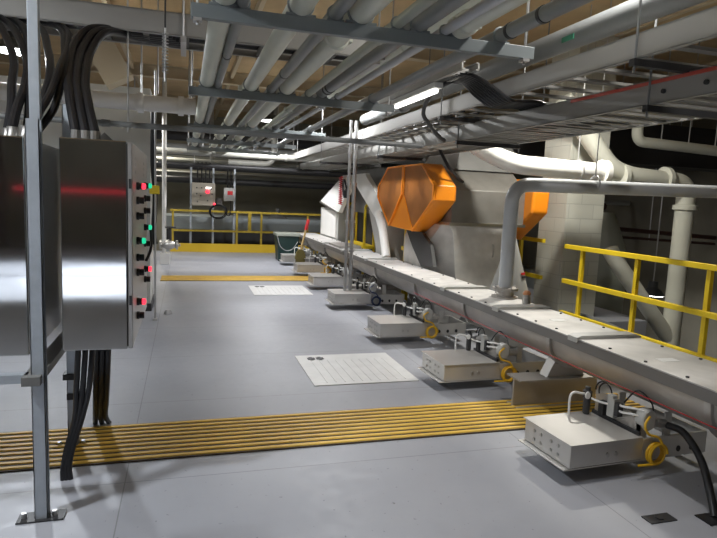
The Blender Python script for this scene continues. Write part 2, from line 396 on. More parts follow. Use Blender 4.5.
# ================================================================== SLIDE GATES
def make_gate(label):
    t = thing('slide_gate', (0, 0, 0), label, 'slide gate', 'slide gates along the conveyor')
    h = G().bb(0, 0, 0.197, 0.60, 0.40, 0.325).build('housing', M['box'], t, bevel=0.004)
    for y in (0.10, 0.16, 0.25, 0.31):
        for z in (0.235, 0.285): G().lathe([(0.010, 0), (0.010, -0.006), (0, -0.007)], (0, y, z), axis=0, seg=8).build('bolt', M['steel_side'], h)
    for x in (0.30, 0.37): G().lathe([(0.014, 0), (0.014, -0.006), (0, -0.007)], (x, 0, 0.25), axis=1, seg=8).build('bolt', M['steel_side'], h)
    G().bb(-0.012, -0.012, 0.325, 0.56, 0.412, 0.331).build('top_cover', M['box'], t, bevel=0.002)
    G().bb(-0.045, 0.0, 0.187, 0.60, 0.41, 0.195).build('base_flange', M['box'], t, bevel=0.002)
    for y in (0.0, 0.385):
        rl = G().bb(0.60, y, 0.187, 1.18, y + 0.015, 0.315).build('frame_rail', M['box'], t, bevel=0.002)
        if y == 0:
            for x in (0.80, 0.92, 1.04): G().lathe([(0.018, 0), (0.018, -0.004), (0.0, -0.004)], (x, 0, 0.232), axis=1, seg=12).build('hole', M['dark'], rl)
    G().bb(1.165, 0.0, 0.187, 1.18, 0.40, 0.315).build('end_rail', M['box'], t)
    G().bb(0.575, 0.02, 0.325, 0.595, 0.39, 0.345).build('rod_guide', M['dark'], t)
    for y in (0.02, 0.365): G().bb(0.80, y, 0.30, 0.86, y + 0.012, 0.445).build('hanger_strap', M['box'], t)
    # bracket plate carrying the pneumatics
    G().prism([(0.03, 0.325), (0.39, 0.325), (0.39, 0.44), (0.33, 0.47), (0.12, 0.43), (0.03, 0.38)], 0, 0.60, 0.612).build('bracket', M['dull'], t)
    r = G().lathe([(0.020, 0.331), (0.024, 0.34), (0.024, 0.43), (0.03, 0.433), (0.03, 0.475), (0.018, 0.48), (0.018, 0.50), (0, 0.502)], (0.50, 0.37, 0), seg=16).build('filter_regulator', M['dark'], t)
    G().lathe([(0.022, 0), (0.022, 0.008)], (0.475, 0.34, 0.455), axis=1, seg=14).build('gauge', M['sticker'], r)
    v = G().bb(0.555, 0.20, 0.36, 0.60, 0.255, 0.475).bb(0.545, 0.205, 0.475, 0.59, 0.25, 0.495).build('solenoid_valve', M['lgrey'], t, bevel=0.003)
    G().bb(0.552, 0.165, 0.38, 0.60, 0.195, 0.46).build('valve_manifold', M['dark'], t, bevel=0.003)
    G().bb(0.556, 0.285, 0.345, 0.60, 0.325, 0.43).build('terminal_block', M['dark'], t, bevel=0.003)
    for dz in (0, 0.035):
        G().tube([(0.60, 0.22, 0.41 + dz), (0.56, 0.14, 0.42 + dz), (0.585, 0.07, 0.43 + dz), (0.63, 0.03, 0.42 + dz)], 0.007, 8, smooth=6).build('air_tube', M['tube_w'], t)
    G().tube([(0.36, 0.385, 0.331), (0.36, 0.385, 0.44), (0.39, 0.38, 0.468), (0.44, 0.372, 0.462), (0.49, 0.37, 0.455)], 0.008, 8, smooth=6).build('air_tube', M['tube_w'], t)
    G().tube([(0.50, 0.36, 0.44), (0.53, 0.30, 0.43), (0.56, 0.25, 0.43)], 0.007, 8, smooth=6).build('air_tube', M['tube_w'], t)
    d = G().lathe([(0.02, 0.05), (0.056, 0.045), (0.062, 0.035), (0.062, -0.01), (0.056, -0.018), (0, -0.02)], (0.655, 0.03, 0.41), axis=1, seg=24).build('position_switch', M['lgrey'], t)
    G().bb(0.60, 0.03, 0.268, 0.66, 0.06, 0.40).build('switch_post', M['steel_side'], t)
    G().cyl((0.70, 0.01, 0.40), (0.765, -0.01, 0.395), 0.024).build('cable_gland', M['steel_side'], t)
    G().coil((0.60, 0.33, 0.47), 0.06, 0.005, 1.3, 0, 0.02).build('wire_loop', M['black'], t)
    G().tube([(0.62, 0.18, 0.46), (0.66, 0.12, 0.55), (0.70, 0.05, 0.50), (0.69, 0.02, 0.44)], 0.005, 7, smooth=6).build('wire', M['black'], t)
    return t
def add_coil(t, m=None):
    m = m or M['cableY']
    t0 = t['_org']; t['_org'] = (0, 0, 0)
    ob = G().coil((0.56, -0.05, 0.235), 0.055, 0.0075, 4.3, 1, 0.008).build('coiled_cable', m, t)
    G().tube([(0.52, 0.0, 0.44), (0.46, -0.03, 0.41), (0.48, -0.04, 0.36), (0.55, -0.045, 0.335), (0.58, -0.05, 0.29)], 0.007, 8, smooth=6).build('cable_lead', m, t)
    G().tube([(0.53, -0.05, 0.185), (0.47, -0.055, 0.19), (0.42, -0.05, 0.19)], 0.007, 8, smooth=4).build('cable_tail', m, t)
    for o in t.children:
        if o.name.split('.')[0] in ('coiled_cable', 'cable_lead', 'cable_tail'):
            for v in o.data.vertices: v.co = Vector((v.co.x * 1.06, v.co.y * 1.06, (v.co.z - 0.187) * 1.06 + 0.08))
    t['_org'] = t0
gates = [(2.035, 2.63), (2.01, 4.216), (1.995, 5.77), (1.99, 7.675), (2.05, 9.38), (2.09, 11.03), (2.10, 12.75)]
glabels = ['nearest stainless slide gate, by the black floor hose and with a hanging yellow cable coil', 'second slide gate from the front, just past the near support beam, with a yellow coil',
           'third slide gate from the front, level with the far end of the near white plate', 'fourth slide gate, with the two upright conduits standing on it and a blue cable',
           'fifth slide gate, its front corner beside the far white cover plate', 'sixth slide gate, just in front of the leaning broom', 'seventh and farthest slide gate, right beside the dark green bin']
proto = make_gate(glabels[0]); proto['_org'] = (0, 0, 0)
done = set()
for o in proto.children_recursive:
    if o.data.name not in done:
        done.add(o.data.name)
        for v in o.data.vertices: v.co = Vector((v.co.x * 0.87, v.co.y * 1.06, (v.co.z - 0.187) * 1.06 + 0.08))
trees = [proto]
for k in range(1, 7):
    c = copy_tree(proto); c['label'] = glabels[k]; trees.append(c)
for k, (t, (x, y)) in enumerate(zip(trees, gates)):
    if k in (0, 1, 2, 5): add_coil(t)
    if k == 3: add_coil(t, M['blue'])
    t.location = (x + (0.045, 0.03, 0.015, 0, 0, 0, 0)[k], y, 0); t.rotation_euler.z = (0.05, 0.035, 0.02, 0, 0, 0, 0)[k]
# black hose from nearest gate to floor
g = G(); g.tube([(2.74, 2.63, 0.30), (2.75, 2.52, 0.295), (2.715, 2.36, 0.21), (2.655, 2.23, 0.09), (2.62, 2.16, 0.005)], 0.021, 12, smooth=8)
g.bb(2.53, 2.10, 0, 2.70, 2.20, 0.006).build('hose', M['black'], label='black hose arching from the nearest slide gate down to the floor', cat='hose')

# ================================================================== PANEL STAND AND CONTROL PANELS
st = thing('panel_stand', (-0.64, 3.27, 0), 'blue grey galvanised strut stand carrying the two stainless panels', 'stand')
def strut(x, y, z0, z1, s=0.045):
    g = G()
    # C channel open towards the aisle with return lips
    w, tk = s, 0.004
    g.bb(x - w / 2, y - w / 2, z0, x + w / 2, y - w / 2 + tk, z1).bb(x - w / 2, y - w / 2, z0, x - w / 2 + tk, y + w / 2, z1).bb(x - w / 2, y + w / 2 - tk, z0, x + w / 2, y + w / 2, z1)
    g.bb(x + w / 2 - tk, y - w / 2, z0, x + w / 2, y - w / 2 + 0.012, z1).bb(x + w / 2 - tk, y + w / 2 - 0.012, z0, x + w / 2, y + w / 2, z1)
    return g
G().bb(-0.655, 2.905, 1.55, -0.613, 2.945, 3.95).build('upper_post', M['galv'], st, bevel=0.002)
for y, z1 in ((2.87, 1.83), (3.68, 2.0)):
    strut(-0.632, y, 0.008, z1, 0.055).build('post', M['galv'], st)
    bp = G().bb(-0.735, y - 0.045, 0.0, -0.535, y + 0.045, 0.008).build('base_plate', M['dark'], st)
    for x in (-0.71, -0.58): G().cyl((x, y, 0.008), (x, y, 0.03), 0.012, seg=8).build('anchor_bolt', M['conduit'], bp)
for z, zz in ((0.66, 0.70),):
    G().bb(-0.69, 2.80, z, -0.615, 3.98, zz).build('cross_channel', M['medgrey'], st)
    G().bb(-1.4, 2.845, z, -0.3 if z > 1 else -0.675, 2.865 + 0.03, zz).build('cross_arm', M['galv'], st) if z < 1 else None
for x, y, z in ((-0.62, 3.66, 0.42), (-0.60, 3.66, 0.30)):
    G().bb(x - 0.06, y - 0.02, z, x + 0.02, y + 0.07, z + 0.035).build('pipe_clamp', M['dark'], st)
# right panel
rp = thing('control_cabinet', (-0.39, 3.45, 0.78), 'right brushed stainless control panel with lit push buttons on its door', 'control panel')
rb = G().bb(-0.545, 2.93, 0.782, -0.262, 3.98, 1.767).build('enclosure', M['steel'], rp, bevel=0.005)
dr = G().bb(-0.257, 2.926, 0.787, -0.236, 3.984, 1.762).build('door', M['steel_side'], rp, bevel=0.004)
G().bb(-0.262, 2.94, 0.795, -0.257, 3.97, 1.755).build('gasket', M['dark'], rp)
for z in (1.0, 1.55): G().bb(-0.252, 2.916, z, -0.240, 2.927, z + 0.045).build('door_clamp', M['dark'], dr)
rows = [(0, 1.565, 'redled'), (1, 1.572, 'greenled'), (0, 1.493, 0), (1, 1.496, 0), (0, 1.414, 0), (1, 1.423, 0), (1, 1.324, 'greenled'), (0, 1.288, 'greenled'), (1, 1.225, 0), (0, 1.202, 0), (0, 1.125, 0), (1, 1.071, 'redled'), (1, 1.008, 0), (0, 0.972, 'redled'), (0, 0.90, 0)]
for c, z, k in rows:
    y = (3.165, 3.725)[c]
    b = G().lathe([(0.020, 0), (0.020, 0.012), (0.017, 0.014), (0.017, 0.026 if k else 0.036), (0.0, 0.026 if k else 0.036)], (-0.236, y, z), axis=0, seg=14).build('push_button', M['black'], dr)
    if k: G().lathe([(0.0155, 0.026), (0.0155, 0.04), (0.01, 0.044), (0.0, 0.045)], (-0.236, y, z), axis=0, seg=14).build('lens', M[k], b)
for z in (1.69, 1.66, 1.625):
    for y in (3.165, 3.725): G().bb(-0.236, y - 0.055, z, -0.2345, y + 0.055, z + 0.016).build('name_plate', M['lgrey'], dr)
g = G(); g.tube([(-0.236, 3.80, 1.33), (-0.205, 3.82, 1.31), (-0.202, 3.82, 1.19), (-0.23, 3.80, 1.11)], 0.009, 8, smooth=5).build('handle', M['dark'], dr)
for i in range(5):
    x = -0.507 + 0.085 * i / 4; y = 3.164 + 0.05 * ((i % 2) - 0.5)
    G().lathe([(0.024, 1.767), (0.024, 1.79), (0.024, 1.795), (0.024, 1.82)], (x, y, 0), seg=10).build('cable_gland', M['steel_side'], rp)
G().prism([(-0.425, 1.767), (-0.38, 1.817), (-0.325, 1.767)], 1, 3.13, 3.15).build('lifting_lug', M['medgrey'], rp)
for z in (0.95, 1.55): G().bb(-0.66, 3.66, z, -0.545, 3.70, z + 0.04).build('mount_bracket', M['galv'], rp)
# left panel
lp = thing('control_cabinet', (-1.1, 3.45, 0.75), 'left brushed stainless panel cut by the left edge of the photo', 'control panel')
G().bb(-1.52, 2.95, 0.76, -0.69, 3.95, 1.76).build('enclosure', M['steel'], lp, bevel=0.006)
sd = G().bb(-0.69, 2.955, 0.765, -0.684, 3.945, 1.755).build('side_door', M['steel_side'], lp, bevel=0.002)
for k in range(16): G().bb(-0.684, 3.175, 0.80 + k * 0.058, -0.6825, 3.185, 0.83 + k * 0.058).build('slot', M['sticker'], sd)
for x, y in ((-0.796, 3.2), (-0.715, 3.2), (-0.754, 3.3), (-0.84, 3.3), (-0.72, 3.12), (-0.72, 3.3)):
    G().lathe([(0.026, 1.76), (0.026, 1.785), (0.024, 1.79), (0.024, 1.82)], (x, y, 0), seg=10).build('cable_gland', M['steel_side'], lp)

# cable tray above the panels
def ladder_tray(name, x0, x1, y0, y1, z, axis, label, hr=0.1, step=0.28, m='tray', rungw=0.04, rm='traydark', group=None, cat='cable tray'):
    t = thing(name, ((x0 + x1) / 2, (y0 + y1) / 2, z), label, cat, group)
    tk = 0.012; lip = 0.03
    if axis == 1:
        for x, s in ((x0, 1), (x1, -1)):
            G().bb(min(x, x + s * tk), y0, z, max(x, x + s * tk), y1, z + hr).bb(min(x, x + s * lip), y0, z - 0.004, max(x, x + s * lip), y1, z + 0.004).bb(min(x, x + s * lip), y0, z + hr - 0.004, max(x, x + s * lip), y1, z + hr + 0.004).build('side_rail', M[m], t)
        n = int((y1 - y0) / step); first = None
        for k in range(min(n, 98)):
            if first is None: first = G().bb(x0 + tk, y0 + 0.1, z + 0.004, x1 - tk, y0 + 0.1 + rungw, z + 0.022).build('rung', M[rm], t); base = first
            else: share(first, t, (0, k * step, 0))
    else:
        for y, s in ((y0, 1), (y1, -1)):
            G().bb(x0, min(y, y + s * tk), z, x1, max(y, y + s * tk), z + hr).bb(x0, min(y, y + s * lip), z - 0.004, x1, max(y, y + s * lip), z + 0.004).bb(x0, min(y, y + s * lip), z + hr - 0.004, x1, max(y, y + s * lip), z + hr + 0.004).build('side_rail', M[m], t)
        n = int((x1 - x0) / step); first = None
        for k in range(n):
            if first is None: first = G().bb(x0 + 0.1, y0 + tk, z + 0.004, x0 + 0.1 + rungw, y1 - tk, z + 0.022).build('rung', M[rm], t)
            else: share(first, t, (k * step, 0, 0))
    return t
lt = ladder_tray('cable_tray', -3.2, 1.52, 4.56, 4.98, 2.66, 0, 'ladder cable tray crossing over the control panels at the left', 0.15)
for x in (-1.5, -0.02, 1.45): G().cyl((x, 4.54, 2.62), (x, 4.54, 4.0), 0.008, seg=8).bb(x - 0.02, 4.53, 2.61, x + 0.02, 5.0, 2.655).build('hanger', M['conduit'], lt)
t = thing('spring_hanger', (-0.14, 4.4, 2.3), 'slim spring hanger dangling beside the left end of the nearest strut', 'hanger')
G().cyl((-0.14, 4.4, 2.65), (-0.14, 4.4, 4.0), 0.006, seg=8).build('rod', M['dark'], t)
g = G(); pts = [(-0.14 + 0.018 * math.cos(k * 0.7), 4.4 + 0.018 * math.sin(k * 0.7), 2.36 + 0.27 * k / 110) for k in range(111)]
g.tube(pts, 0.005, 6).build('spring', M['conduit'], t)
G().cyl((-0.14, 4.4, 2.30), (-0.14, 4.4, 2.66), 0.008, seg=8).build('pin', M['conduit'], t)
for i in range(3):
    y = 4.66 + 0.1 * i
    G().tube([(-3.0, y, 2.715), (-0.4, y, 2.715), (1.4, y, 2.71)], 0.024, 8).build('power_cable', M['black'], label='black power cable lying in the cable tray over the panels', cat='cable', group='cables in the left tray')

# cables from tray into panels
TL = [(-0.507, 3.164, 1.805), (-0.562, 3.35, 1.987), (-0.62, 3.65, 2.16), (-0.661, 4.1, 2.419), (-0.604, 4.45, 2.61)]
TR = [(-0.422, 3.164, 1.805), (-0.478, 3.35, 1.97), (-0.535, 3.65, 2.143), (-0.565, 4.1, 2.388), (-0.499, 4.45, 2.60)]
for i in range(5):
    q = i / 4; g = G(); o = 0.05 * ((i % 2) - 0.5)
    pts = [tuple(a + (b - a) * q for a, b in zip(p0, p1)) for p0, p1 in zip(TL, TR)]
    pts = [(x, y + o, z) for x, y, z in pts] + [(-0.40 + 0.1 * q, 4.68 + 0.05 * i, 2.675), (-0.10 + 0.1 * q, 4.70 + 0.05 * i, 2.685)]
    g.tube(pts, 0.024, 10, smooth=8)
    g.build('power_cable', M['black'], label='thick black cable bending from the overhead tray into the right panel top', cat='cable', group='cables into the right panel')
TK = [[(-0.796, 3.2, 1.81), (-0.809, 3.35, 1.926), (-0.828, 3.6, 2.078), (-0.911, 4.0, 2.293), (-1.127, 4.5, 2.60)],
      [(-0.715, 3.2, 1.81), (-0.69, 3.35, 1.977), (-0.706, 3.6, 2.142), (-0.793, 4.0, 2.352), (-0.949, 4.5, 2.60)],
      [(-0.754, 3.3, 1.81), (-0.768, 3.42, 1.944), (-0.804, 3.6, 2.08), (-0.885, 4.0, 2.296), (-1.057, 4.5, 2.60)],
      [(-0.84, 3.3, 1.81), (-0.85, 3.42, 1.944), (-0.89, 3.6, 2.08), (-0.98, 4.0, 2.30), (-1.2, 4.5, 2.60)]]
for i, pts in enumerate(TK):
    g = G(); g.tube(pts + [(pts[-1][0] - 0.3, 4.66 + 0.06 * i, 2.69), (-2.2, 4.68 + 0.06 * i, 2.69)], 0.023, 10, smooth=8)
    g.build('power_cable', M['black'], label='black cable looping from the overhead tray down to the left panel top', cat='cable', group='cables into the left panel')
for i, pts in enumerate(([(-0.72, 3.12, 1.80), (-0.66, 3.2, 1.93), (-0.655, 3.4, 2.05), (-0.656, 3.6, 2.194), (-0.689, 4.0, 2.375), (-0.779, 4.5, 2.60)], [(-0.72, 3.3, 1.80), (-0.64, 3.36, 1.95), (-0.642, 3.6, 2.175), (-0.705, 4.0, 2.373), (-0.82, 4.5, 2.60)])):
    g = G(); g.tube(pts + [(pts[-1][0] - 0.2, 4.7, 2.69)], 0.019, 10, smooth=8)
    g.build('power_cable', M['black'], label='black cable rising between the two panels to the overhead tray', cat='cable', group='cables between the panels')
# cables below the right panel
for i in range(3):
    ox = 0.03 * i - 0.02
    g = G(); g.tube([(-0.48 + ox, 3.08 + 0.02 * i, 0.785), (-0.50 + ox, 3.12, 0.55), (-0.53 + ox * 0.6, 3.2, 0.36), (-0.575 + ox * 0.5, 3.24, 0.2), (-0.60 + ox * 0.5, 3.24, 0.08), (-0.60 + ox * 0.6, 3.24, 0.0)], 0.014, 10, smooth=7)
    g.build('power_cable', M['black'], label='black cable running from under the right panel to the near floor foot', cat='cable', group='near bundle below the right panel')
for i in range(3):
    ox = 0.03 * i
    g = G(); g.tube([(-0.46 + ox, 3.40, 0.785), (-0.48 + ox, 3.5, 0.5), (-0.51 + ox, 3.68, 0.27), (-0.54 + ox, 3.88, 0.1), (-0.56 + ox * 1.4, 4.02, 0.0)], 0.016, 10, smooth=7)
    g.build('power_cable', M['black'], label='black cable dropping behind the stand from the right panel to the floor', cat='cable', group='rear bundle below the right panel')

# ================================================================== OVERHEAD PIPES
ZB = 2.44
def pipe_run(name, x, r, y0, y1, m, label, couplings=(), bands=(), z=None, seg=20):
    zc = (ZB + r) if z is None else z
    t = thing(name, (x, (y0 + y1) / 2, zc - r), label, 'pipe')
    G().cyl((x, y0, zc), (x, y1, zc), r, seg=seg).build('pipe', M[m], t)
    for y in couplings:
        g = G().lathe([(r * 1.02, -0.045), (r * 1.22, -0.04), (r * 1.22, 0.04), (r * 1.02, 0.045)], (x, y, zc), axis=1).bb(x - r * 1.55, y - 0.035, zc - 0.02, x + r * 1.55, y + 0.035, zc + 0.02)
        g.build('coupling', M[m], t)
    for y in bands:
        G().lathe([(r * 1.01, -0.012), (r * 1.09, -0.012), (r * 1.09, 0.012), (r * 1.01, 0.012)], (x, y, zc), axis=1).build('band', M['black'], t)
    if z is None:
        for y in (3.01, 5.32, 8.15, 10.4, 12.3):
            if y0 < y < y1: G().ring((x, y, zc), r * 1.06, 0.007, 1, 20).bb(x - r * 1.25, y - 0.016, zc - r, x + r * 1.25, y + 0.016, zc - r * 0.8).build('clamp', M['strut'], t)
    return t
pipe_run('insulated_pipe', 0.176, 0.060, 0.6, 13.2, 'pipew', 'leftmost pale jacketed pipe under the ceiling, resting on the grey struts', (9.4,))
pipe_run('process_pipe', 0.262, 0.030, 0.6, 14.0, 'pipeg', 'slim dark grey pipe close beside the leftmost pale overhead pipe', (), (4.15,))
pipe_run('insulated_pipe', 0.548, 0.060, 0.6, 13.6, 'pipew', 'second pale jacketed overhead pipe, alone between two gaps of tan ceiling', (5.55, 10.1))
pipe_run('process_pipe', 0.725, 0.036, 0.6, 12.5, 'pipeg', 'grey overhead pipe with a black band next to the second pale pipe', (), (4.6,))
pipe_run('insulated_pipe', 0.862, 0.065, 0.6, 13.8, 'pipew', 'third pale overhead pipe, carrying bolted couplings between the first two struts', (3.55, 5.6, 9.0))
pipe_run('process_pipe', 1.062, 0.030, 0.6, 12.8, 'pipel2', 'narrow green grey overhead pipe right of the third pale pipe', (3.3, 6.4))
pipe_run('process_pipe', 1.185, 0.046, 0.6, 13.0, 'pipeg', 'thick dark grey overhead pipe with a black band by the ceiling lamp', (), (5.0, 5.1))
pipe_run('process_pipe', 1.335, 0.026, 0.6, 12.0, 'pipel', 'thin light grey overhead pipe right of the thick dark one', (6.0,))
pipe_run('insulated_pipe', 1.42, 0.055, 0.6, 3.05, 'pipew', 'short white pipe ending in a coupling above the nearest strut', (2.95,))
pipe_run('process_pipe', 1.672, 0.040, 0.6, 11.6, 'pipeg', 'dark pipe near the right end of the struts, crossing under the ceiling', (), (2.6, 2.9))
pr9 = pipe_run('process_pipe', 2.56, 0.08, 0.6, 8.5, 'pipeg', 'big grey green pipe with a small green tag above the cable tray', (6.9,), z=2.72)
G().obox((2.482, 3.55, 2.69), (0.006, 0.13, 0.035), (0, 0, 0)).build('tag', mat('green tag', (0.02, 0.12, 0.07), 0.5), pr9)
pipe_run('process_pipe', 1.62, 0.06, 0.6, 7.5, 'pipew', 'pale pipe of the upper layer above the nearest strut', (4.4,), z=2.75)
# struts carrying them
labs = ['nearest grey green strut carrying the overhead pipes, at the top of the photo', 'second grey strut under the overhead pipes', 'third strut under the overhead pipes', 'fourth strut under the overhead pipes', 'farthest strut under the overhead pipes']
for k, (y, z) in enumerate(((3.01, 2.40), (5.32, 2.40), (8.15, 2.40), (10.4, 2.40), (12.3, 2.40))):
    t = thing('pipe_hanger', (0.95, y, z), labs[k], 'hanger')
    G().bb(0.02, y - 0.02, z - 0.03, 1.88, y + 0.02, z + 0.038).build('strut', M['strut'], t, bevel=0.003)
    for x in (0.05, 1.83):
        G().cyl((x, y, z - 0.06), (x, y, 4.0), 0.007, seg=8).build('rod', M['conduit'], t)
        G().bb(x - 0.02, y - 0.025, z - 0.045, x + 0.02, y + 0.025, z - 0.03).build('nut_plate', M['conduit'], t)
# cross pipes at the far end
def cross_pipe(x0, x1, y, z, r, m, label, name='process_pipe', coup=(), cat='pipe'):
    t = thing(name, ((x0 + x1) / 2, y, z - r), label, cat)
    G().cyl((x0, y, z), (x1, y, z), r).build('pipe', M[m], t)
    if name != 'conduit' and x1 - x0 < 9 and y > 0:
        for k in range(2):
            x = x0 + (x1 - x0) * (0.2 + 0.6 * k); G().cyl((x, y, z + r * 0.9), (x, y, 4.0), 0.008, seg=8).build('hanger_rod', M['conduit'], t)
    for x in coup: G().lathe([(r, -0.03), (r * 1.25, -0.028), (r * 1.25, 0.028), (r, 0.03)], (x, y, z), axis=0).build('coupling', M[m], t)
cross_pipe(-2.6, 0.10, 6.6, 2.44, 0.082, 'white', 'thick white horizontal pipe behind the cables, left under the ceiling', coup=(-0.45, -0.05))
cross_pipe(-1.4, 1.9, 4.62, 2.0 + 0.01, 0.021, 'pipeg', 'thin grey conduit crossing in front of the partition', 'conduit', (-0.55,), 'conduit')
cross_pipe(-0.6, 4.2, 13.4, 2.40, 0.07, 'midp', 'white horizontal pipe across the far end of the overhead pipes', coup=(0.6, 2.2))
cross_pipe(-0.6, 3.4, 14.2, 2.16, 0.05, 'dark', 'black horizontal pipe above the far wall panel')
cross_pipe(-0.9, 6.5, 15.2, 2.62, 0.09, 'pipeg', 'dark grey horizontal pipe high before the back wall')
cross_pipe(-0.9, 7.0, 16.2, 2.20, 0.08, 'dark', 'thick black horizontal pipe behind the far wall panel hoses')
cross_pipe(-0.9, 7.0, 16.8, 1.86, 0.09, 'dark', 'low black horizontal pipe just above the far wall panel')
cross_pipe(-0.9, 7.0, 17.6, 2.42, 0.07, 'midp', 'light grey horizontal pipe between the black ones at the back')
cross_pipe(-0.9, 7.0, 15.8, 2.95, 0.13, 'dark', 'thick black pipe highest before the back wall')
cross_pipe(-0.9, 7.0, 17.2, 2.05, 0.06, 'midp', 'mid grey horizontal pipe lowest of the back wall pipes')
cross_pipe(-0.9, 7.0, 18.2, 2.75, 0.16, 'dark', 'very thick black pipe closest to the back wall')
t = thing('process_pipe', (1.7, 12.2, 2.1), 'pale pipe bending up at the far end of the overhead pipes', 'pipe')
G().tube([(1.0, 14.7, 2.3), (2.1, 14.7, 2.3), (2.1, 14.7, 4.0)], 0.07, 14, fillet=0.25).build('pipe', M['midp'], t)

# ================================================================== RIGHT CABLE TRAYS
wide = ladder_tray('cable_tray', 2.38, 3.45, 0.9, 14.2, 2.385, 1, 'wide ladder cable tray over the conveyor, nearest the hanging pipes', 0.13, 0.30, rungw=0.06)
nar = ladder_tray('cable_tray', 2.72, 3.40, 0.9, 14.4, 2.20, 1, 'lower ladder cable tray with a red stripe on its rail and closely spaced rungs', 0.14, 0.135, rungw=0.05)
G().bb(2.711, 2.55, 2.315, 2.72, 3.78, 2.335).build('red_stripe', M['rednes'], nar)
for y in (2.6, 2.9): G().cyl((2.705, y, 2.26), (2.72, y, 2.26), 0.014, seg=8).build('splice_bolt', M['dark'], nar)
def tray_hanger(y, z, x0, x1, label):
    t = thing('tray_hanger', ((x0 + x1) / 2, y, z), label, 'hanger')
    G().bb(x0, y - 0.02, z - 0.045, x1, y + 0.02, z - 0.006).build('strut', M['dark'], t)
    for x in (x0 + 0.02, x1 - 0.02): G().cyl((x, y, z - 0.08), (x, y, 4.0), 0.007, seg=8).build('rod', M['pipeg'], t)
tray_hanger(3.0, 2.195, 2.68, 3.44, 'near black hanger strut under the lower cable tray')
tray_hanger(2.75, 2.38, 2.34, 3.50, 'near dark hanger strut under the wide upper cable tray')
tray_hanger(5.6, 2.195, 2.68, 3.44, 'second hanger strut under the lower cable tray')
tray_hanger(8.2, 2.195, 2.68, 3.44, 'third hanger strut under the lower cable tray, past the orange guard')
tray_hanger(5.3, 2.38, 2.34, 3.50, 'second hanger strut under the wide upper cable tray')
tray_hanger(10.5, 2.195, 2.34, 3.50, 'far hanger strut under the two cable trays')
for i in range(8):
    d = 0.045 * i
    g = G(); g.tube([(2.06 + d * 0.3, 5.1, 2.62), (2.09 + d * 0.3, 4.6 + d, 2.615), (2.17 + d * 0.2, 4.30 + d, 2.55), (2.27, 4.12 + d, 2.43), (2.38, 4.08 + d, 2.352), (2.52, 4.14 + d, 2.36), (2.72, 4.18 + d, 2.372), (2.90, 4.10 + d, 2.27), (3.0 + d, 3.7, 2.245)], 0.016, 8, smooth=7)
    g.build('power_cable', M['black'], label='black cable slung from the bright wire basket over the rail of the lower cable tray', cat='cable', group='cables slung into the lower tray')
for i in range(5):
    x = 2.55 + 0.16 * i
    G().tube([(x, 5.2, 2.425), (x + 0.02, 8, 2.425), (x, 13.5, 2.425)], 0.016, 8).build('power_cable', M['black'], label='black cable lying along the wide upper cable tray', cat='cable', group='cables lying in the wide tray')
bt = ladder_tray('wire_basket', 2.02, 2.17, 4.2, 6.4, 2.575, 1, 'narrow bright wire basket from which the black cables hang', 0.05, 0.06, rungw=0.012, rm='tray', cat='cable tray')
t = thing('fluorescent_light', (2.08, 5.2, 2.49), 'bright strip light under the wire basket left of the slung black cables', 'light')
G().bb(2.04, 4.75, 2.525, 2.12, 5.85, 2.57).build('housing', M['white'], t)
G().cyl((2.08, 4.8, 2.505), (2.08, 5.8, 2.505), 0.022).build('tube', M['tube'], t)
g = G(); g.tube([(2.17, 4.7, 2.58), (2.11, 4.90, 2.53), (2.125, 5.12, 2.46), (2.18, 5.3, 2.37), (2.3, 5.41, 2.297), (2.42, 5.5, 2.22), (2.55, 5.6, 2.18)], 0.02, 10, smooth=8)
g.build('flexible_conduit', M['dark'], label='dark flexible conduit looping from the wire basket below the cable trays', cat='conduit')

# lamps
def high_bay(x, y, z, label):
    t = thing('high_bay_lamp', (x, y, z - 0.02), label, 'lamp')
    G().lathe([(0.20, 0.0), (0.215, 0.0), (0.16, 0.09), (0.09, 0.14), (0.085, 0.26), (0.0, 0.27)], (x, y, z), seg=24).build('housing', M['lamp'], t)
    G().lathe([(0.0, 0.0), (0.195, 0.0), (0.195, 0.008), (0, 0.008)], (x, y, z - 0.01), seg=24).build('lens', M['lens'], t)
    G().cyl((x, y, z + 0.26), (x, y, 4.0), 0.012, seg=8).build('stem', M['conduit'], t)
high_bay(2.05, 8.0, 3.10, 'high bay lamp glowing between the overhead pipes in the middle of the hall')
high_bay(-1.95, 8.0, 3.10, 'high bay lamp glowing at the left edge behind the black cables')
high_bay(1.7, 12.6, 3.10, 'far high bay lamp over the end of the conveyor')
high_bay(-1.0, 13.0, 3.10, 'far left high bay lamp behind the partition')
high_bay(8.65, 9.0, -0.05, 'low hung lamp seen below the yellow guard rail at the right')
L = bpy.data.lights.new('hall_light', 'AREA'); L.shape = 'DISK'; L.size = 0.34; L.energy = 60; o = bpy.data.objects.new('hall_light', L); COL.objects.link(o); o.location = (8.65, 9, -0.08)

# ================================================================== GREY PIPE RISING FROM THE CONVEYOR LID
t = thing('vent_pipe', (3.02, 5.0, 0.648), 'light grey pipe rising from a flange on the conveyor lid and turning right', 'pipe')
G().tube([(3.02, 5.0, 0.74), (3.02, 5.0, 1.75), (10.6, 5.0, 1.86)], 0.068, 20, fillet=0.2).build('pipe', M['pipel'], t)
fl = G().lathe([(0.13, 0), (0.13, 0.015), (0.085, 0.018), (0.085, 0.07), (0.125, 0.075), (0.125, 0.10), (0.085, 0.105)], (3.02, 5.0, 0.648)).build('base_flange', M['dull'], t)
for k in range(8):
    a = k * PI / 4; G().cyl((3.02 + 0.11 * math.cos(a), 5 + 0.11 * math.sin(a), 0.715), (3.02 + 0.11 * math.cos(a), 5 + 0.11 * math.sin(a), 0.765), 0.008, seg=6).build('bolt', M['conduit'], fl)
G().ring((3.95, 5.0, 1.795), 0.078, 0.009, 0).build('clamp', M['conduit'], t)
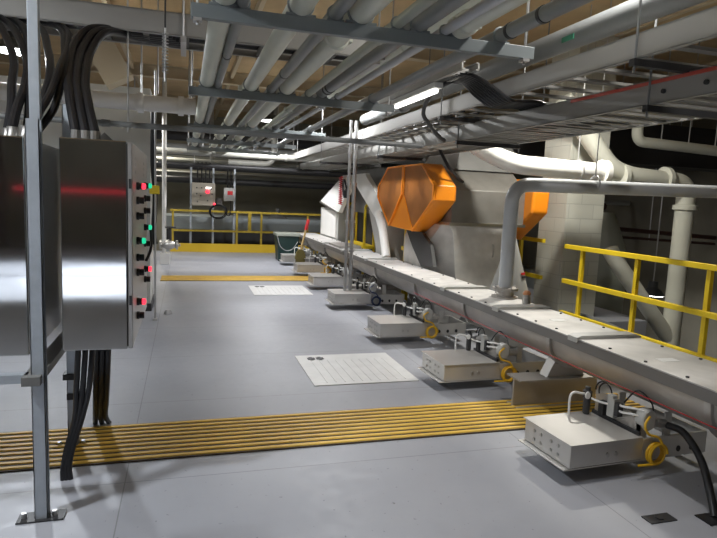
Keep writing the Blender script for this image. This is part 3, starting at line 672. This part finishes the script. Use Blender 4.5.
G().cyl((3.95, 5.0, 1.87), (3.95, 5.0, 4.0), 0.006, seg=8).build('hanger_rod', M['conduit'], t)

# cone hopper behind it
t = thing('cone_hopper', (3.62, 5.75, 0), 'light grey conical hopper with a small red and black label behind the vent pipe', 'hopper')
G().lathe([(0.30, 0.0), (0.30, 0.3), (0.03, 1.22), (0.02, 1.27), (0, 1.27)], (3.52, 5.75, 0), seg=32).build('cone', M['lgrey'], t)
R = lambda z: 0.30 + (0.03 - 0.30) * (z - 0.3) / 0.92
for z, m in ((0.80, 'red'), (0.76, 'dark')):
    a = -1.0; r = R(z) + 0.003
    G().obox((3.52 + r * math.cos(a), 5.75 + r * math.sin(a), z), (0.09, 0.006, 0.026), (-0.25, 0, a + PI / 2)).build('label', M[m], t)

# ================================================================== ORANGE GUARDED MILL
ml = thing('roller_mill', (3.8, 7.95, 0), 'stainless mill with orange hexagonal guards standing beyond the conveyor', 'machine')
YC = 7.95
prof = [(7.27, 2.05), (8.63, 2.05), (9.08, 1.76), (9.08, 1.58), (8.47, 1.15), (7.50, 1.13), (6.83, 1.57), (6.83, 1.76)]
gd = G(); 
R0 = [(3.03, y, z) for y, z in prof]; R1 = [(3.29, y, z) for y, z in prof]; R2 = [(3.34, YC + (y - YC) * 0.96, 1.6 + (z - 1.6) * 0.94) for y, z in prof]
gd.rings([R0, R1, R2]); guard = gd.build('front_guard', M['orange'], ml, bevel=0.012, seg=3)
hexR = [(7.27, 2.05), (7.945, 2.055), (7.93, 1.64), (7.50, 1.13), (6.83, 1.57), (6.83, 1.76)]
hexL = [(7.955, 2.055), (8.63, 2.05), (9.08, 1.76), (9.08, 1.58), (8.47, 1.15), (7.96, 1.64)]
for hx in (hexR, hexL):
    cx = sum(p[0] for p in hx) / 6; cz = sum(p[1] for p in hx) / 6
    inn = [(cx + (y - cx) * 0.93, cz + (z - cz) * 0.93) for y, z in hx]
    g = G(); n = 6
    V = [[g.b.verts.new(p) for p in [(3.0, y, z) for y, z in hx]], [g.b.verts.new(p) for p in [(3.0, y, z) for y, z in inn]], [g.b.verts.new(p) for p in [(3.03, y, z) for y, z in inn]], [g.b.verts.new(p) for p in [(3.03, y, z) for y, z in hx]]]
    for a in range(4):
        A, B = V[a], V[(a + 1) % 4]
        for k in range(n): g.b.faces.new((A[k], A[(k + 1) % n], B[(k + 1) % n], B[k]))
    fr = g.build('frame', M['orange'], guard)
    G().prism(inn, 0, 3.012, 3.022).build('screen', M['mesh'], guard)
# drum housing along X
dh = [(6.98, 1.28), (6.98, 1.72), (7.35, 2.0), (8.6, 2.0), (8.95, 1.72), (8.95, 1.28)]
G().prism(dh, 0, 3.34, 4.42).build('drum_housing', M['drum'], ml, bevel=0.008)
G().bb(3.3, 6.93, 1.255, 4.42, 9.0, 1.29).build('mount_flange', M['steel_side'], ml)
# rear guard
rg = [(6.95, 1.90), (8.4, 1.95), (8.95, 1.72), (8.95, 1.5), (8.3, 1.2), (7.4, 1.05), (6.80, 1.45), (6.78, 1.75)]
G().prism(rg, 0, 4.42, 4.68).build('rear_guard', M['orange'], ml, bevel=0.04, seg=4)
# chute below
g = G(); g.rings([[(3.32, 7.25, 0.0), (3.55, 6.93, 0.0), (4.15, 6.93, 0.0), (4.2, 8.2, 0.0), (3.32, 8.2, 0.0)], [(3.17, 7.25, 0.62), (3.42, 6.93, 0.62), (4.15, 6.93, 0.62), (4.2, 8.2, 0.62), (3.17, 8.2, 0.62)], [(3.17, 7.25, 1.02), (3.36, 6.93, 1.15), (4.15, 6.93, 1.15), (4.2, 8.2, 1.15), (3.17, 8.2, 1.02)], [(3.26, 7.1, 1.255), (3.30, 6.95, 1.255), (4.18, 6.95, 1.255), (4.2, 8.2, 1.255), (3.26, 8.2, 1.255)]])
ch = g.build('chute', M['dusty'], ml, bevel=0.006)
G().tube([(3.95, 6.93, 0.85), (3.95, 6.905, 0.86), (3.95, 6.905, 1.0), (3.95, 6.93, 1.01)], 0.01, 8).build('handle', M['steel_side'], ch)
G().prism([(8.05, 1.15), (7.45, 1.13), (7.12, 0.98), (6.98, 0.70), (7.40, 0.66), (7.75, 0.9)], 0, 3.125, 3.175).build('chute_shade', M['dark'], ml)  # dark plate standing in for the shade on the chute's left face
# feed hood on top (dark and pale facets)
g = G(); g.rings([[(3.5, 7.3, 2.0), (4.6, 7.3, 2.0), (4.6, 8.6, 2.0), (3.5, 8.6, 2.0)], [(3.75, 7.55, 2.5), (4.4, 7.55, 2.5), (4.4, 8.35, 2.5), (3.75, 8.35, 2.5)]])
g.build('feed_hood', M['medgrey'], ml)
g = G(); g.tube([(3.1, 7.0, 2.28), (3.12, 6.9, 2.15), (3.2, 6.86, 2.0), (3.32, 6.88, 1.88), (3.45, 6.93, 1.82)], 0.02, 10, smooth=7)
g.build('hose', M['black'], label='black hose hanging over the orange guard of the mill', cat='hose')
# yellow post behind guard
for i, y in enumerate((8.35,)):
    t = thing('guard_post', (3.3, y, 0), 'short yellow post standing between the mill and the white chute', 'post')
    G().bb(3.26, y - 0.03, 0, 3.32, y + 0.03, 1.25).build('post', M['yellow'], t, bevel=0.004)
    G().bb(3.28, y + 0.10, 0, 3.33, y + 0.15, 1.25).build('post', M['yellow'], t, bevel=0.004)
    G().bb(3.25, y - 0.05, 0.78, 3.34, y + 0.17, 0.84).build('tie_bar', M['yellow'], t)

# ================================================================== WHITE PANTS LEG CHUTE (second machine)
w2 = thing('split_chute', (3.5, 11.0, 0), 'white two legged chute with peaked side plates, beyond the orange guarded mill', 'machine')
G().prism([(9.6, 1.28), (11.6, 1.28), (11.6, 2.1), (9.6, 2.1)], 0, 3.3, 4.4).build('head_box', M['medgrey'], w2)
def kite(pts, x0, x1, name, m): return G().prism(pts, 0, x0, x1).build(name, m, w2, bevel=0.006)
kite([(11.0, 2.0), (11.5, 2.0), (13.45, 1.46), (13.35, 1.40), (11.75, 1.24), (10.9, 1.80)], 3.05, 3.14, 'side_plate', M['white'])
kite([(10.0, 2.0), (10.6, 2.0), (10.55, 1.8), (9.3, 1.24), (8.95, 1.38), (9.0, 1.5)], 3.05, 3.14, 'side_plate', M['white'])
G().bb(3.16, 12.15, 0.0, 3.9, 13.85, 1.30).build('leg', M['lgrey'], w2)
G().bb(3.14, 12.3, 0.68, 3.16, 13.7, 1.26).build('white_door', M['white'], w2)
g = G(); g.rings([[(3.16, 8.9, 0.0), (3.9, 8.9, 0.0), (3.9, 9.5, 0.0), (3.16, 9.5, 0.0)], [(3.16, 8.9, 0.7), (3.9, 8.9, 0.7), (3.9, 9.5, 0.7), (3.16, 9.5, 0.7)], [(3.16, 9.0, 1.36), (3.9, 9.0, 1.36), (3.9, 10.0, 1.36), (3.16, 10.0, 1.36)]])
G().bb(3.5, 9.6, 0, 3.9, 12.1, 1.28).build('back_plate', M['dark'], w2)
g.build('leg', M['lgrey'], w2)
g = G(); g.tube([(3.04, 9.1, 1.32), (3.03, 8.8, 1.05), (3.02, 8.55, 0.66)], 0.07, 12, smooth=4).build('spout', M['white'], w2)
for y0, y1 in ((13.4, 11.5),):
    G().bar((3.04, 13.45, 1.44), (3.04, 11.72, 1.235), 0.03, 0.04).build('edge_angle', M['steel_side'], w2)
t = thing('air_hose_coil', (3.0, 11.3, 1.35), 'red coiled air hose hanging on the white chute', 'hose')
g = G(); pts = []
for k in range(120):
    a = k * 2 * PI / 9; pts.append((2.98 + 0.035 * math.cos(a), 11.35 + 0.05 * math.sin(a), 1.42 + 0.55 * k / 119))
g.tube(pts, 0.012, 6).build('coil', M['red'], t)
t = thing('control_valve', (2.98, 10.95, 1.55), 'small black valve with tubes between the white chute plates', 'valve')
G().lathe([(0.06, 0), (0.07, 0.05), (0.07, 0.14), (0.03, 0.18), (0, 0.18)], (2.98, 10.9, 1.55), seg=14).build('body', M['dark'], t)
G().tube([(2.98, 10.9, 1.72), (2.95, 11.0, 1.9), (2.98, 11.2, 1.8), (3.0, 11.2, 1.6)], 0.018, 8, smooth=6).build('tube', M['black'], t)
# conduits standing on the fourth gate
for i, (x, y, lab, r) in enumerate(((2.20, 7.95, 'left one of the two upright grey conduits rising from the fourth slide gate', 0.021), (2.29, 7.99, 'right, thicker one of the two upright grey conduits rising from the fourth slide gate', 0.026))):
    t = thing('conduit', (x, y, 0.232), lab, 'conduit')
    G().cyl((x, y, 0.232), (x, y, 2.62), r).build('pipe', M['conduit'], t)
    for z in (0.8, 1.22, 1.75): G().lathe([(r, -0.02), (r + 0.012, -0.018), (r + 0.012, 0.018), (r, 0.02)], (x, y, z)).build('coupling', M['conduit'], t)
# yellow stair hand rails
t = thing('step_ladder', (3.28, 10.8, 0), 'yellow step platform with two hooped handrails behind the conveyor', 'ladder')
for y in (11.6, 10.4): G().tube([(3.22, y, 0.0), (3.22, y, 1.45), (3.40, y - 0.02, 1.45), (3.40, y - 0.02, 0.0)], 0.025, 10, fillet=0.08).build('handrail', M['yellow'], t)
G().bb(3.2, 10.35, 0.62, 3.42, 11.65, 0.68).build('step', M['yellow'], t)

# ================================================================== BIN, BROOM, VALVE
t = thing('waste_bin', (2.33, 13.8, 0), 'dark green tapered waste bin with a wire handle at the end of the conveyor', 'bin')
def rr(hx, hy, z): return [(2.33 + sx * hx, 13.8 + sy * hy, z) for sx, sy in ((-1, -1), (1, -1), (1, 1), (-1, 1))]
G().rings([rr(0.22, 0.22, 0), rr(0.265, 0.26, 0.60)]).build('body', M['green'], t, bevel=0.03, seg=3)
G().rings([rr(0.285, 0.28, 0.60), rr(0.285, 0.28, 0.665), rr(0.27, 0.265, 0.672)]).build('rim', mat('pale rim', (0.28, 0.30, 0.26), 0.5), t, bevel=0.01)
G().tube([(2.06, 13.50, 0.62), (2.13, 13.50, 0.38), (2.27, 13.51, 0.27), (2.42, 13.51, 0.30), (2.55, 13.50, 0.48)], 0.008, 8, smooth=6).build('wire_handle', M['conduit'], t)
t = thing('broom', (2.22, 12.2, 0), 'broom with red grip and wooden shaft leaning by the far end of the conveyor', 'broom')
p0 = Vector((2.37, 12.2, 0.40)); p1 = Vector((2.53, 12.25, 1.06)); d = p1 - p0
G().cyl(p0, p0 + d * 0.68, 0.022).build('shaft', M['wood'], t)
G().cyl(p0 + d * 0.66, p1, 0.032).build('grip', M['red'], t)
G().rings([[(2.25, 12.14, 0.22), (2.48, 12.14, 0.22), (2.48, 12.26, 0.22), (2.25, 12.26, 0.22)], [(2.28, 12.16, 0.36), (2.45, 12.16, 0.36), (2.45, 12.24, 0.36), (2.28, 12.24, 0.36)], [(2.33, 12.17, 0.42), (2.41, 12.17, 0.42), (2.41, 12.23, 0.42), (2.33, 12.23, 0.42)]]).build('broom_head', M['bristle'], t)
G().bb(2.27, 12.15, 0.0, 2.46, 12.25, 0.22).build('bristles', M['bristle'], t)
t = thing('wash_down_valve', (-0.35, 12.9, 0), 'white drop pipe ending in a valve with a dark handwheel, right of the partition', 'valve')
G().bb(-0.50, 12.8, 0, -0.30, 13.0, 0.24).build('pedestal', M['white'], t, bevel=0.01)
G().lathe([(0.10, -0.18), (0.10, -0.15), (0.06, -0.13), (0.09, -0.08), (0.105, 0.0), (0.09, 0.08), (0.06, 0.13), (0.10, 0.15), (0.10, 0.19), (0.03, 0.2), (0.03, 0.24), (0, 0.24)], (-0.33, 12.9, 0.41), axis=0, seg=20).build('body', M['steel_side'], t)
G().cyl((-0.30, 12.9, 0.50), (-0.30, 12.9, 0.78), 0.03).build('stem', M['dark'], t)
hw = G().ring((-0.30, 12.9, 0.78), 0.10, 0.016, 2).bar((-0.40, 12.9, 0.78), (-0.20, 12.9, 0.78), 0.02, 0.02).build('handwheel', M['dark'], t)
G().cyl((-0.42, 12.9, 0.24), (-0.42, 12.9, 3.95), 0.045).build('drop_pipe', M['white'], t)
# conduit at the partition corner with yellow box
t = thing('conduit', (-0.33, 7.5, 0), 'slim upright conduit with black hoses and a yellow valve box at the partition corner', 'conduit')
G().cyl((-0.335, 7.25, 0), (-0.335, 7.25, 2.9), 0.012).build('pipe', M['conduit'], t)
G().bb(-0.36, 7.20, 0, -0.31, 7.30, 0.02).build('foot', M['conduit'], t)
G().tube([(-0.36, 7.4, 2.5), (-0.37, 7.4, 1.9), (-0.345, 7.4, 1.5), (-0.36, 7.4, 1.05), (-0.34, 7.4, 0.9)], 0.03, 8, smooth=6).build('hose', M['black'], t)
G().bb(-0.40, 7.2, 1.50, -0.29, 7.32, 1.60).build('valve_box', M['yellow'], t, bevel=0.008)

# ================================================================== BACK RAILING AND WALL PANEL
rl = thing('guard_rail', (1.4, 15.6, 0), 'dull yellow railing with kick plate across the far end of the hall', 'railing')
G().bar((-0.36, 15.6, 1.06), (4.6, 15.6, 1.06), 0.05, 0.05).build('top_rail', M['yellowd'], rl)
G().bar((-0.36, 15.6, 0.55), (4.6, 15.6, 0.55), 0.05, 0.05).build('mid_rail', M['yellowd'], rl)
G().bb(-0.36, 15.57, 0.0, 4.6, 15.60, 0.22).build('kick_plate', mat('kick plate yellow', (0.66, 0.44, 0.02), 0.5), rl)
for x in (-0.30, 1.31, 1.95, 3.2, 4.5): G().bb(x - 0.025, 15.6, 0, x + 0.025, 15.65, 1.06).build('post', M['yellowd'], rl)
G().bb(1.60, 15.58, 0.55, 1.68, 15.66, 1.06).build('gate_post', M['yellowd'], rl)
wp = thing('control_box', (0.69, 15.7, 0), 'beige wall mounted control panel with red lights behind the far railing', 'control panel')
for x in (0.14, 0.70, 1.24): G().bb(x - 0.025, 15.70, 0, x + 0.025, 15.74, 2.2).build('post', M['galv'], wp)
bx = G().bb(0.16, 15.5, 1.20, 0.74, 15.70, 1.78).build('enclosure', mat('beige enclosure', (0.34, 0.31, 0.25), 0.5), wp, bevel=0.01)
for x, z in ((0.28, 1.65), (0.40, 1.65), (0.28, 1.5), (0.38, 1.45), (0.30, 1.3), (0.55, 1.33), (0.66, 1.5), (0.64, 1.63)): G().lathe([(0.018, 0), (0.018, -0.02), (0, -0.02)], (x, 15.5, z), axis=1, seg=8).build('knob', M['dark'], bx)
G().lathe([(0.05, 0), (0.05, -0.03), (0, -0.04)], (0.55, 15.5, 1.56), axis=1, seg=14).build('lit_lens', M['redled'], bx)
G().lathe([(0.03, 0), (0.03, -0.03), (0, -0.04)], (0.72, 15.49, 1.25), axis=1, seg=12).build('lit_lens', M['redled'], bx)
G().bb(0.50, 15.49, 1.63, 0.64, 15.5, 1.68).build('lit_window', mat('lit window', (1, 1, 1), 0.4, emit=((1, 0.9, 0.85), 1.5)), bx)
b2 = G().bb(0.96, 15.55, 1.34, 1.24, 15.70, 1.68).build('switch_box', M['lgrey'], wp, bevel=0.008)
G().bb(1.05, 15.535, 1.5, 1.18, 15.55, 1.6).build('switch', M['red'], b2)
G().bb(0.78, 15.6, 1.2, 0.92, 15.7, 1.4).build('junction_box', M['medgrey'], wp)
for i, x in enumerate((0.30, 0.40, 0.50, 0.60, 1.05, 1.14)):
    G().tube([(x, 15.62, 1.78 if i < 4 else 1.68), (x, 15.62, 2.05), (x + 0.01, 15.62, 2.3)], 0.018, 8).build('cable', M['black'], wp)
t = thing('hose_coil', (0.85, 15.45, 0.85), 'black cable coiled on the far railing below the wall panel', 'cable')
g = G(); g.coil((0.82, 15.46, 1.06), 0.21, 0.013, 2.6, 1, 0.03, 18, 0.8).build('loop', M['black'], t)
G().tube([(1.0, 15.5, 1.1), (1.04, 15.5, 0.98), (1.12, 15.5, 1.0), (1.14, 15.55, 1.34)], 0.012, 8, smooth=6).build('tail', M['black'], t)
# tanks beyond the far railing
t = thing('tank', (1.8, 17.6, -3.2), 'long pale blue grey tank behind the far railing', 'tank')
G().bb(-0.6, 17.0, -3.2, 8.5, 18.8, 0.86).build('shell', M['bluegrey'], t, bevel=0.05)
G().bb(-0.55, 16.94, 0.06, 8.4, 17.0, 0.5).build('band', M['dark'], t)
G().lathe([(0.30, 0.86), (0.24, 0.92), (0.06, 0.98), (0.06, 1.15), (0, 1.15)], (2.65, 17.4, 0), seg=20).build('vent_cap', M['medgrey'], t)
# ================================================================== RIGHT SIDE: YELLOW GUARD RAIL
gr = thing('guard_rail', (4.75, 3.6, 0), 'bright yellow guard rail beyond the conveyor at the right', 'railing')
for z, nm in ((1.05, 'top_rail'), (0.60, 'mid_rail'), (0.18, 'bottom_rail')):
    G().bar((4.75, 0.6, z), (4.75, 6.46, z), 0.05, 0.055).build(nm, M['yellow'], gr, bevel=0.004)
for y in (6.15, 5.22, 4.29, 3.36, 2.43, 1.5): G().bb(4.755, y - 0.025, 0, 4.80, y + 0.025, 1.06).build('post', M['yellow'], gr, bevel=0.004)
g2 = thing('guard_rail', (4.85, 8.3, 0), 'yellow railing half hidden between the mill and the block pillar', 'railing')
for z, nm in ((1.07, 'top_rail'), (0.55, 'mid_rail')): G().bar((4.85, 7.1, z), (4.85, 9.4, z), 0.05, 0.055).build(nm, M['yellow'], g2)
for y in (7.72, 9.2): G().bb(4.855, y - 0.03, 0, 4.90, y + 0.03, 1.06).build('post', M['yellow'], g2)
# grey pipe lying on the floor by the pillar
G().tube([(3.2, 6.2, 0.12), (4.2, 6.35, 0.12), (5.0, 6.4, 0.10), (5.6, 6.3, -0.1)], 0.08, 12, smooth=6).build('floor_hose', M['pipeg'], label='grey pipe lying along the floor between conveyor and guard rail', cat='pipe')

# big white pipes
t = thing('insulated_pipe', (5.0, 6.3, 1.9), 'thick white jacketed pipe running level above the grey pipe, left of its flange', 'pipe')
G().tube([(3.55, 7.2, 2.42), (3.62, 6.65, 2.2), (3.85, 6.38, 2.06), (4.2, 6.3, 2.03), (5.1, 6.3, 2.01)], 0.115, 20, smooth=8).build('pipe', M['white'], t)
G().lathe([(0.115, -0.04), (0.16, -0.035), (0.16, 0.035), (0.115, 0.04)], (5.08, 6.3, 2.01), axis=0).build('flange', M['white'], t)
G().ring((4.7, 6.3, 2.02), 0.125, 0.012, 0).build('clamp', M['conduit'], t)
G().cyl((4.7, 6.3, 2.14), (4.7, 6.3, 4.0), 0.007, seg=8).build('hanger_rod', M['conduit'], t)
t = thing('process_pipe', (6.6, 6.6, -3.2), 'big cream pipe that runs level then drops straight down past the yellow rail', 'pipe')
G().tube([(4.70, 6.72, 2.95), (5.05, 6.68, 2.56), (5.45, 6.62, 2.1), (5.75, 6.6, 2.01), (6.75, 6.6, 1.96), (6.75, 6.6, -3.2)], 0.125, 22, fillet=0.22).build('pipe', M['cream'], t)
for x in (5.62, 6.35): G().lathe([(0.125, -0.04), (0.165, -0.03), (0.165, 0.03), (0.125, 0.04)], (x, 6.6, 2.0), axis=0).build('flange', M['cream'], t)
G().lathe([(0.125, -0.04), (0.16, -0.03), (0.16, 0.03), (0.125, 0.04)], (6.75, 6.6, 1.62)).build('flange', M['cream'], t)
t = thing('cyclone', (6.5, 7.9, -3.2), 'grey cone separator behind the block pillar feeding the slanting pipe', 'hopper')
G().lathe([(0.10, 1.5), (0.12, 1.46), (0.14, 1.40), (0.34, 0.85), (0.36, 0.6), (0.3, -3.2)], (6.55, 7.9, 0), seg=24).build('cone', M['pipel2'], t)
t = thing('process_pipe', (6.3, 6.7, -1), 'slanting cream pipe joining the big drop pipe behind the yellow rail', 'pipe')
G().tube([(5.68, 6.75, 1.0), (5.80, 6.68, 0.78), (6.75, 6.6, -0.30)], 0.11, 18, smooth=4).build('pipe', M['cream'], t)
t = thing('process_pipe', (7.2, 7.0, 2.4), 'pale pipe with an upturned elbow high at the right', 'pipe')
G().tube([(6.17, 7.0, 2.85), (6.17, 7.0, 2.53), (10.7, 7.0, 2.40)], 0.075, 16, fillet=0.14).build('pipe', M['cream'], t)
for x in (6.6, 7.1, 7.6): G().cyl((x, 7.0, 2.57 - 0.0287 * (x - 6.17)), (x, 7.0, 4.0), 0.008, seg=8).build('hanger_rod', M['conduit'], t)
# dark duct and pipes in the right background
for x0, x1, y0, y1, z0, z1, lab in ((6.6, 10.7, 8.4, 9.0, 2.35, 3.05, 'large black duct in the upper right background'), (4.4, 10.7, 10.2, 10.8, 2.5, 3.0, 'long dark duct behind the block pillar')):
    t = thing('duct', ((x0 + x1) / 2, (y0 + y1) / 2, z0), lab, 'duct')
    G().bb(x0, y0, z0, x1, y1, z1).build('shell', M['dark'], t)
    for x in (x0 + 0.5, (x0 + x1) / 2, x1 - 0.5): G().cyl((x, y0 + 0.1, z1 - 0.02), (x, y0 + 0.1, 4.0), 0.01, seg=8).build('hanger_rod', M['conduit'], t)
t = thing('sprinkler_pipe', (7.6, 9.6, 1.0), 'thin dark pipework with a yellow valve on the drab right background', 'pipe')
G().tube([(6.6, 9.6, 1.25), (10.7, 9.6, 1.05)], 0.045, 10).build('pipe', mat('maroon pipe', (0.05, 0.018, 0.016), 0.5), t)
G().tube([(6.9, 9.6, 1.06), (10.7, 9.6, 0.92)], 0.028, 10).build('pipe', MATS['maroon pipe'], t)
G().tube([(7.35, 9.6, 1.2), (7.4, 9.6, 1.45), (7.3, 9.6, 1.62), (6.9, 9.6, 1.66)], 0.04, 10, fillet=0.1).build('riser', MATS['maroon pipe'], t)
G().bb(7.28, 9.52, 1.52, 7.52, 9.62, 1.66).build('valve', M['yellow'], t, bevel=0.02)
for x in (7.0, 9.0): G().cyl((x, 9.6, 0.95), (x, 9.6, 4.0), 0.01, seg=8).build('hanger_rod', M['conduit'], t)
G().cyl((7.6, 9.6, 1.6), (7.85, 9.6, 1.6), 0.07).build('valve_wheel', MATS['maroon pipe'], t)
G().bb(7.6, 11.2, -3.2, 9.2, 12.4, 0.1).build('equipment_cabinet', M['bluegrey'], label='blue grey cabinet on the lower level behind the slanting pipe', cat='cabinet', bevel=0.03)
G().bb(7.0, 12.0, -3.2, 7.5, 12.6, 0.75).build('equipment_cabinet', M['dark'], label='dark tall cabinet on the lower level beside the block pillar', cat='cabinet', bevel=0.03)
cross_pipe(4.6, 10.7, 12.2, 1.72, 0.06, 'lgrey', 'grey level pipe on the drab background right of the pillar')
# diagonal tan brace at upper left, and hanger rods
t = thing('diagonal_brace', (-1.6, 9.6, 3.0), 'wide tan diagonal brace under the ceiling at the upper left', 'brace')
G().bar((-1.29, 7.2, 3.80), (-0.70, 7.2, 2.72), 0.3, 0.3).build('brace', M['beam'], t)
for x, y in ((-0.55, 4.62), (-0.36, 6.62), (-0.16, 6.62)):
    pass
t = thing('hanger_rod', (-0.47, 4.62, 2.0), 'thin rod hanging the conduit that crosses before the partition', 'rod')
G().cyl((-0.40, 4.62, 1.96), (-0.40, 4.62, 4.0), 0.006, seg=8).build('rod', M['conduit'], t)
t = thing('hanger_rod', (-0.3, 6.6, 2.3), 'thin rod carrying the thick white pipe at the left', 'rod')
G().cyl((-0.28, 6.6, 2.545), (-0.28, 6.6, 4.0), 0.008, seg=8).build('rod', M['conduit'], t)
# added strip behind the camera, glowing red to be mirrored in the panels
G().bb(-4.0, -10.18, 1.42, 6.0, -10.12, 1.475).build('added_glow_strip', mat('red glow strip', (0.7, 0.03, 0.05), 0.4, emit=((1, 0.05, 0.08), 0.6)), label='added red glow strip on the wall mirrored in the two stainless cabinets', cat='glow strip')

for o in bpy.data.objects:
    for k in ('_org', '_abs', '_empty'):
        if k in o: del o[k]
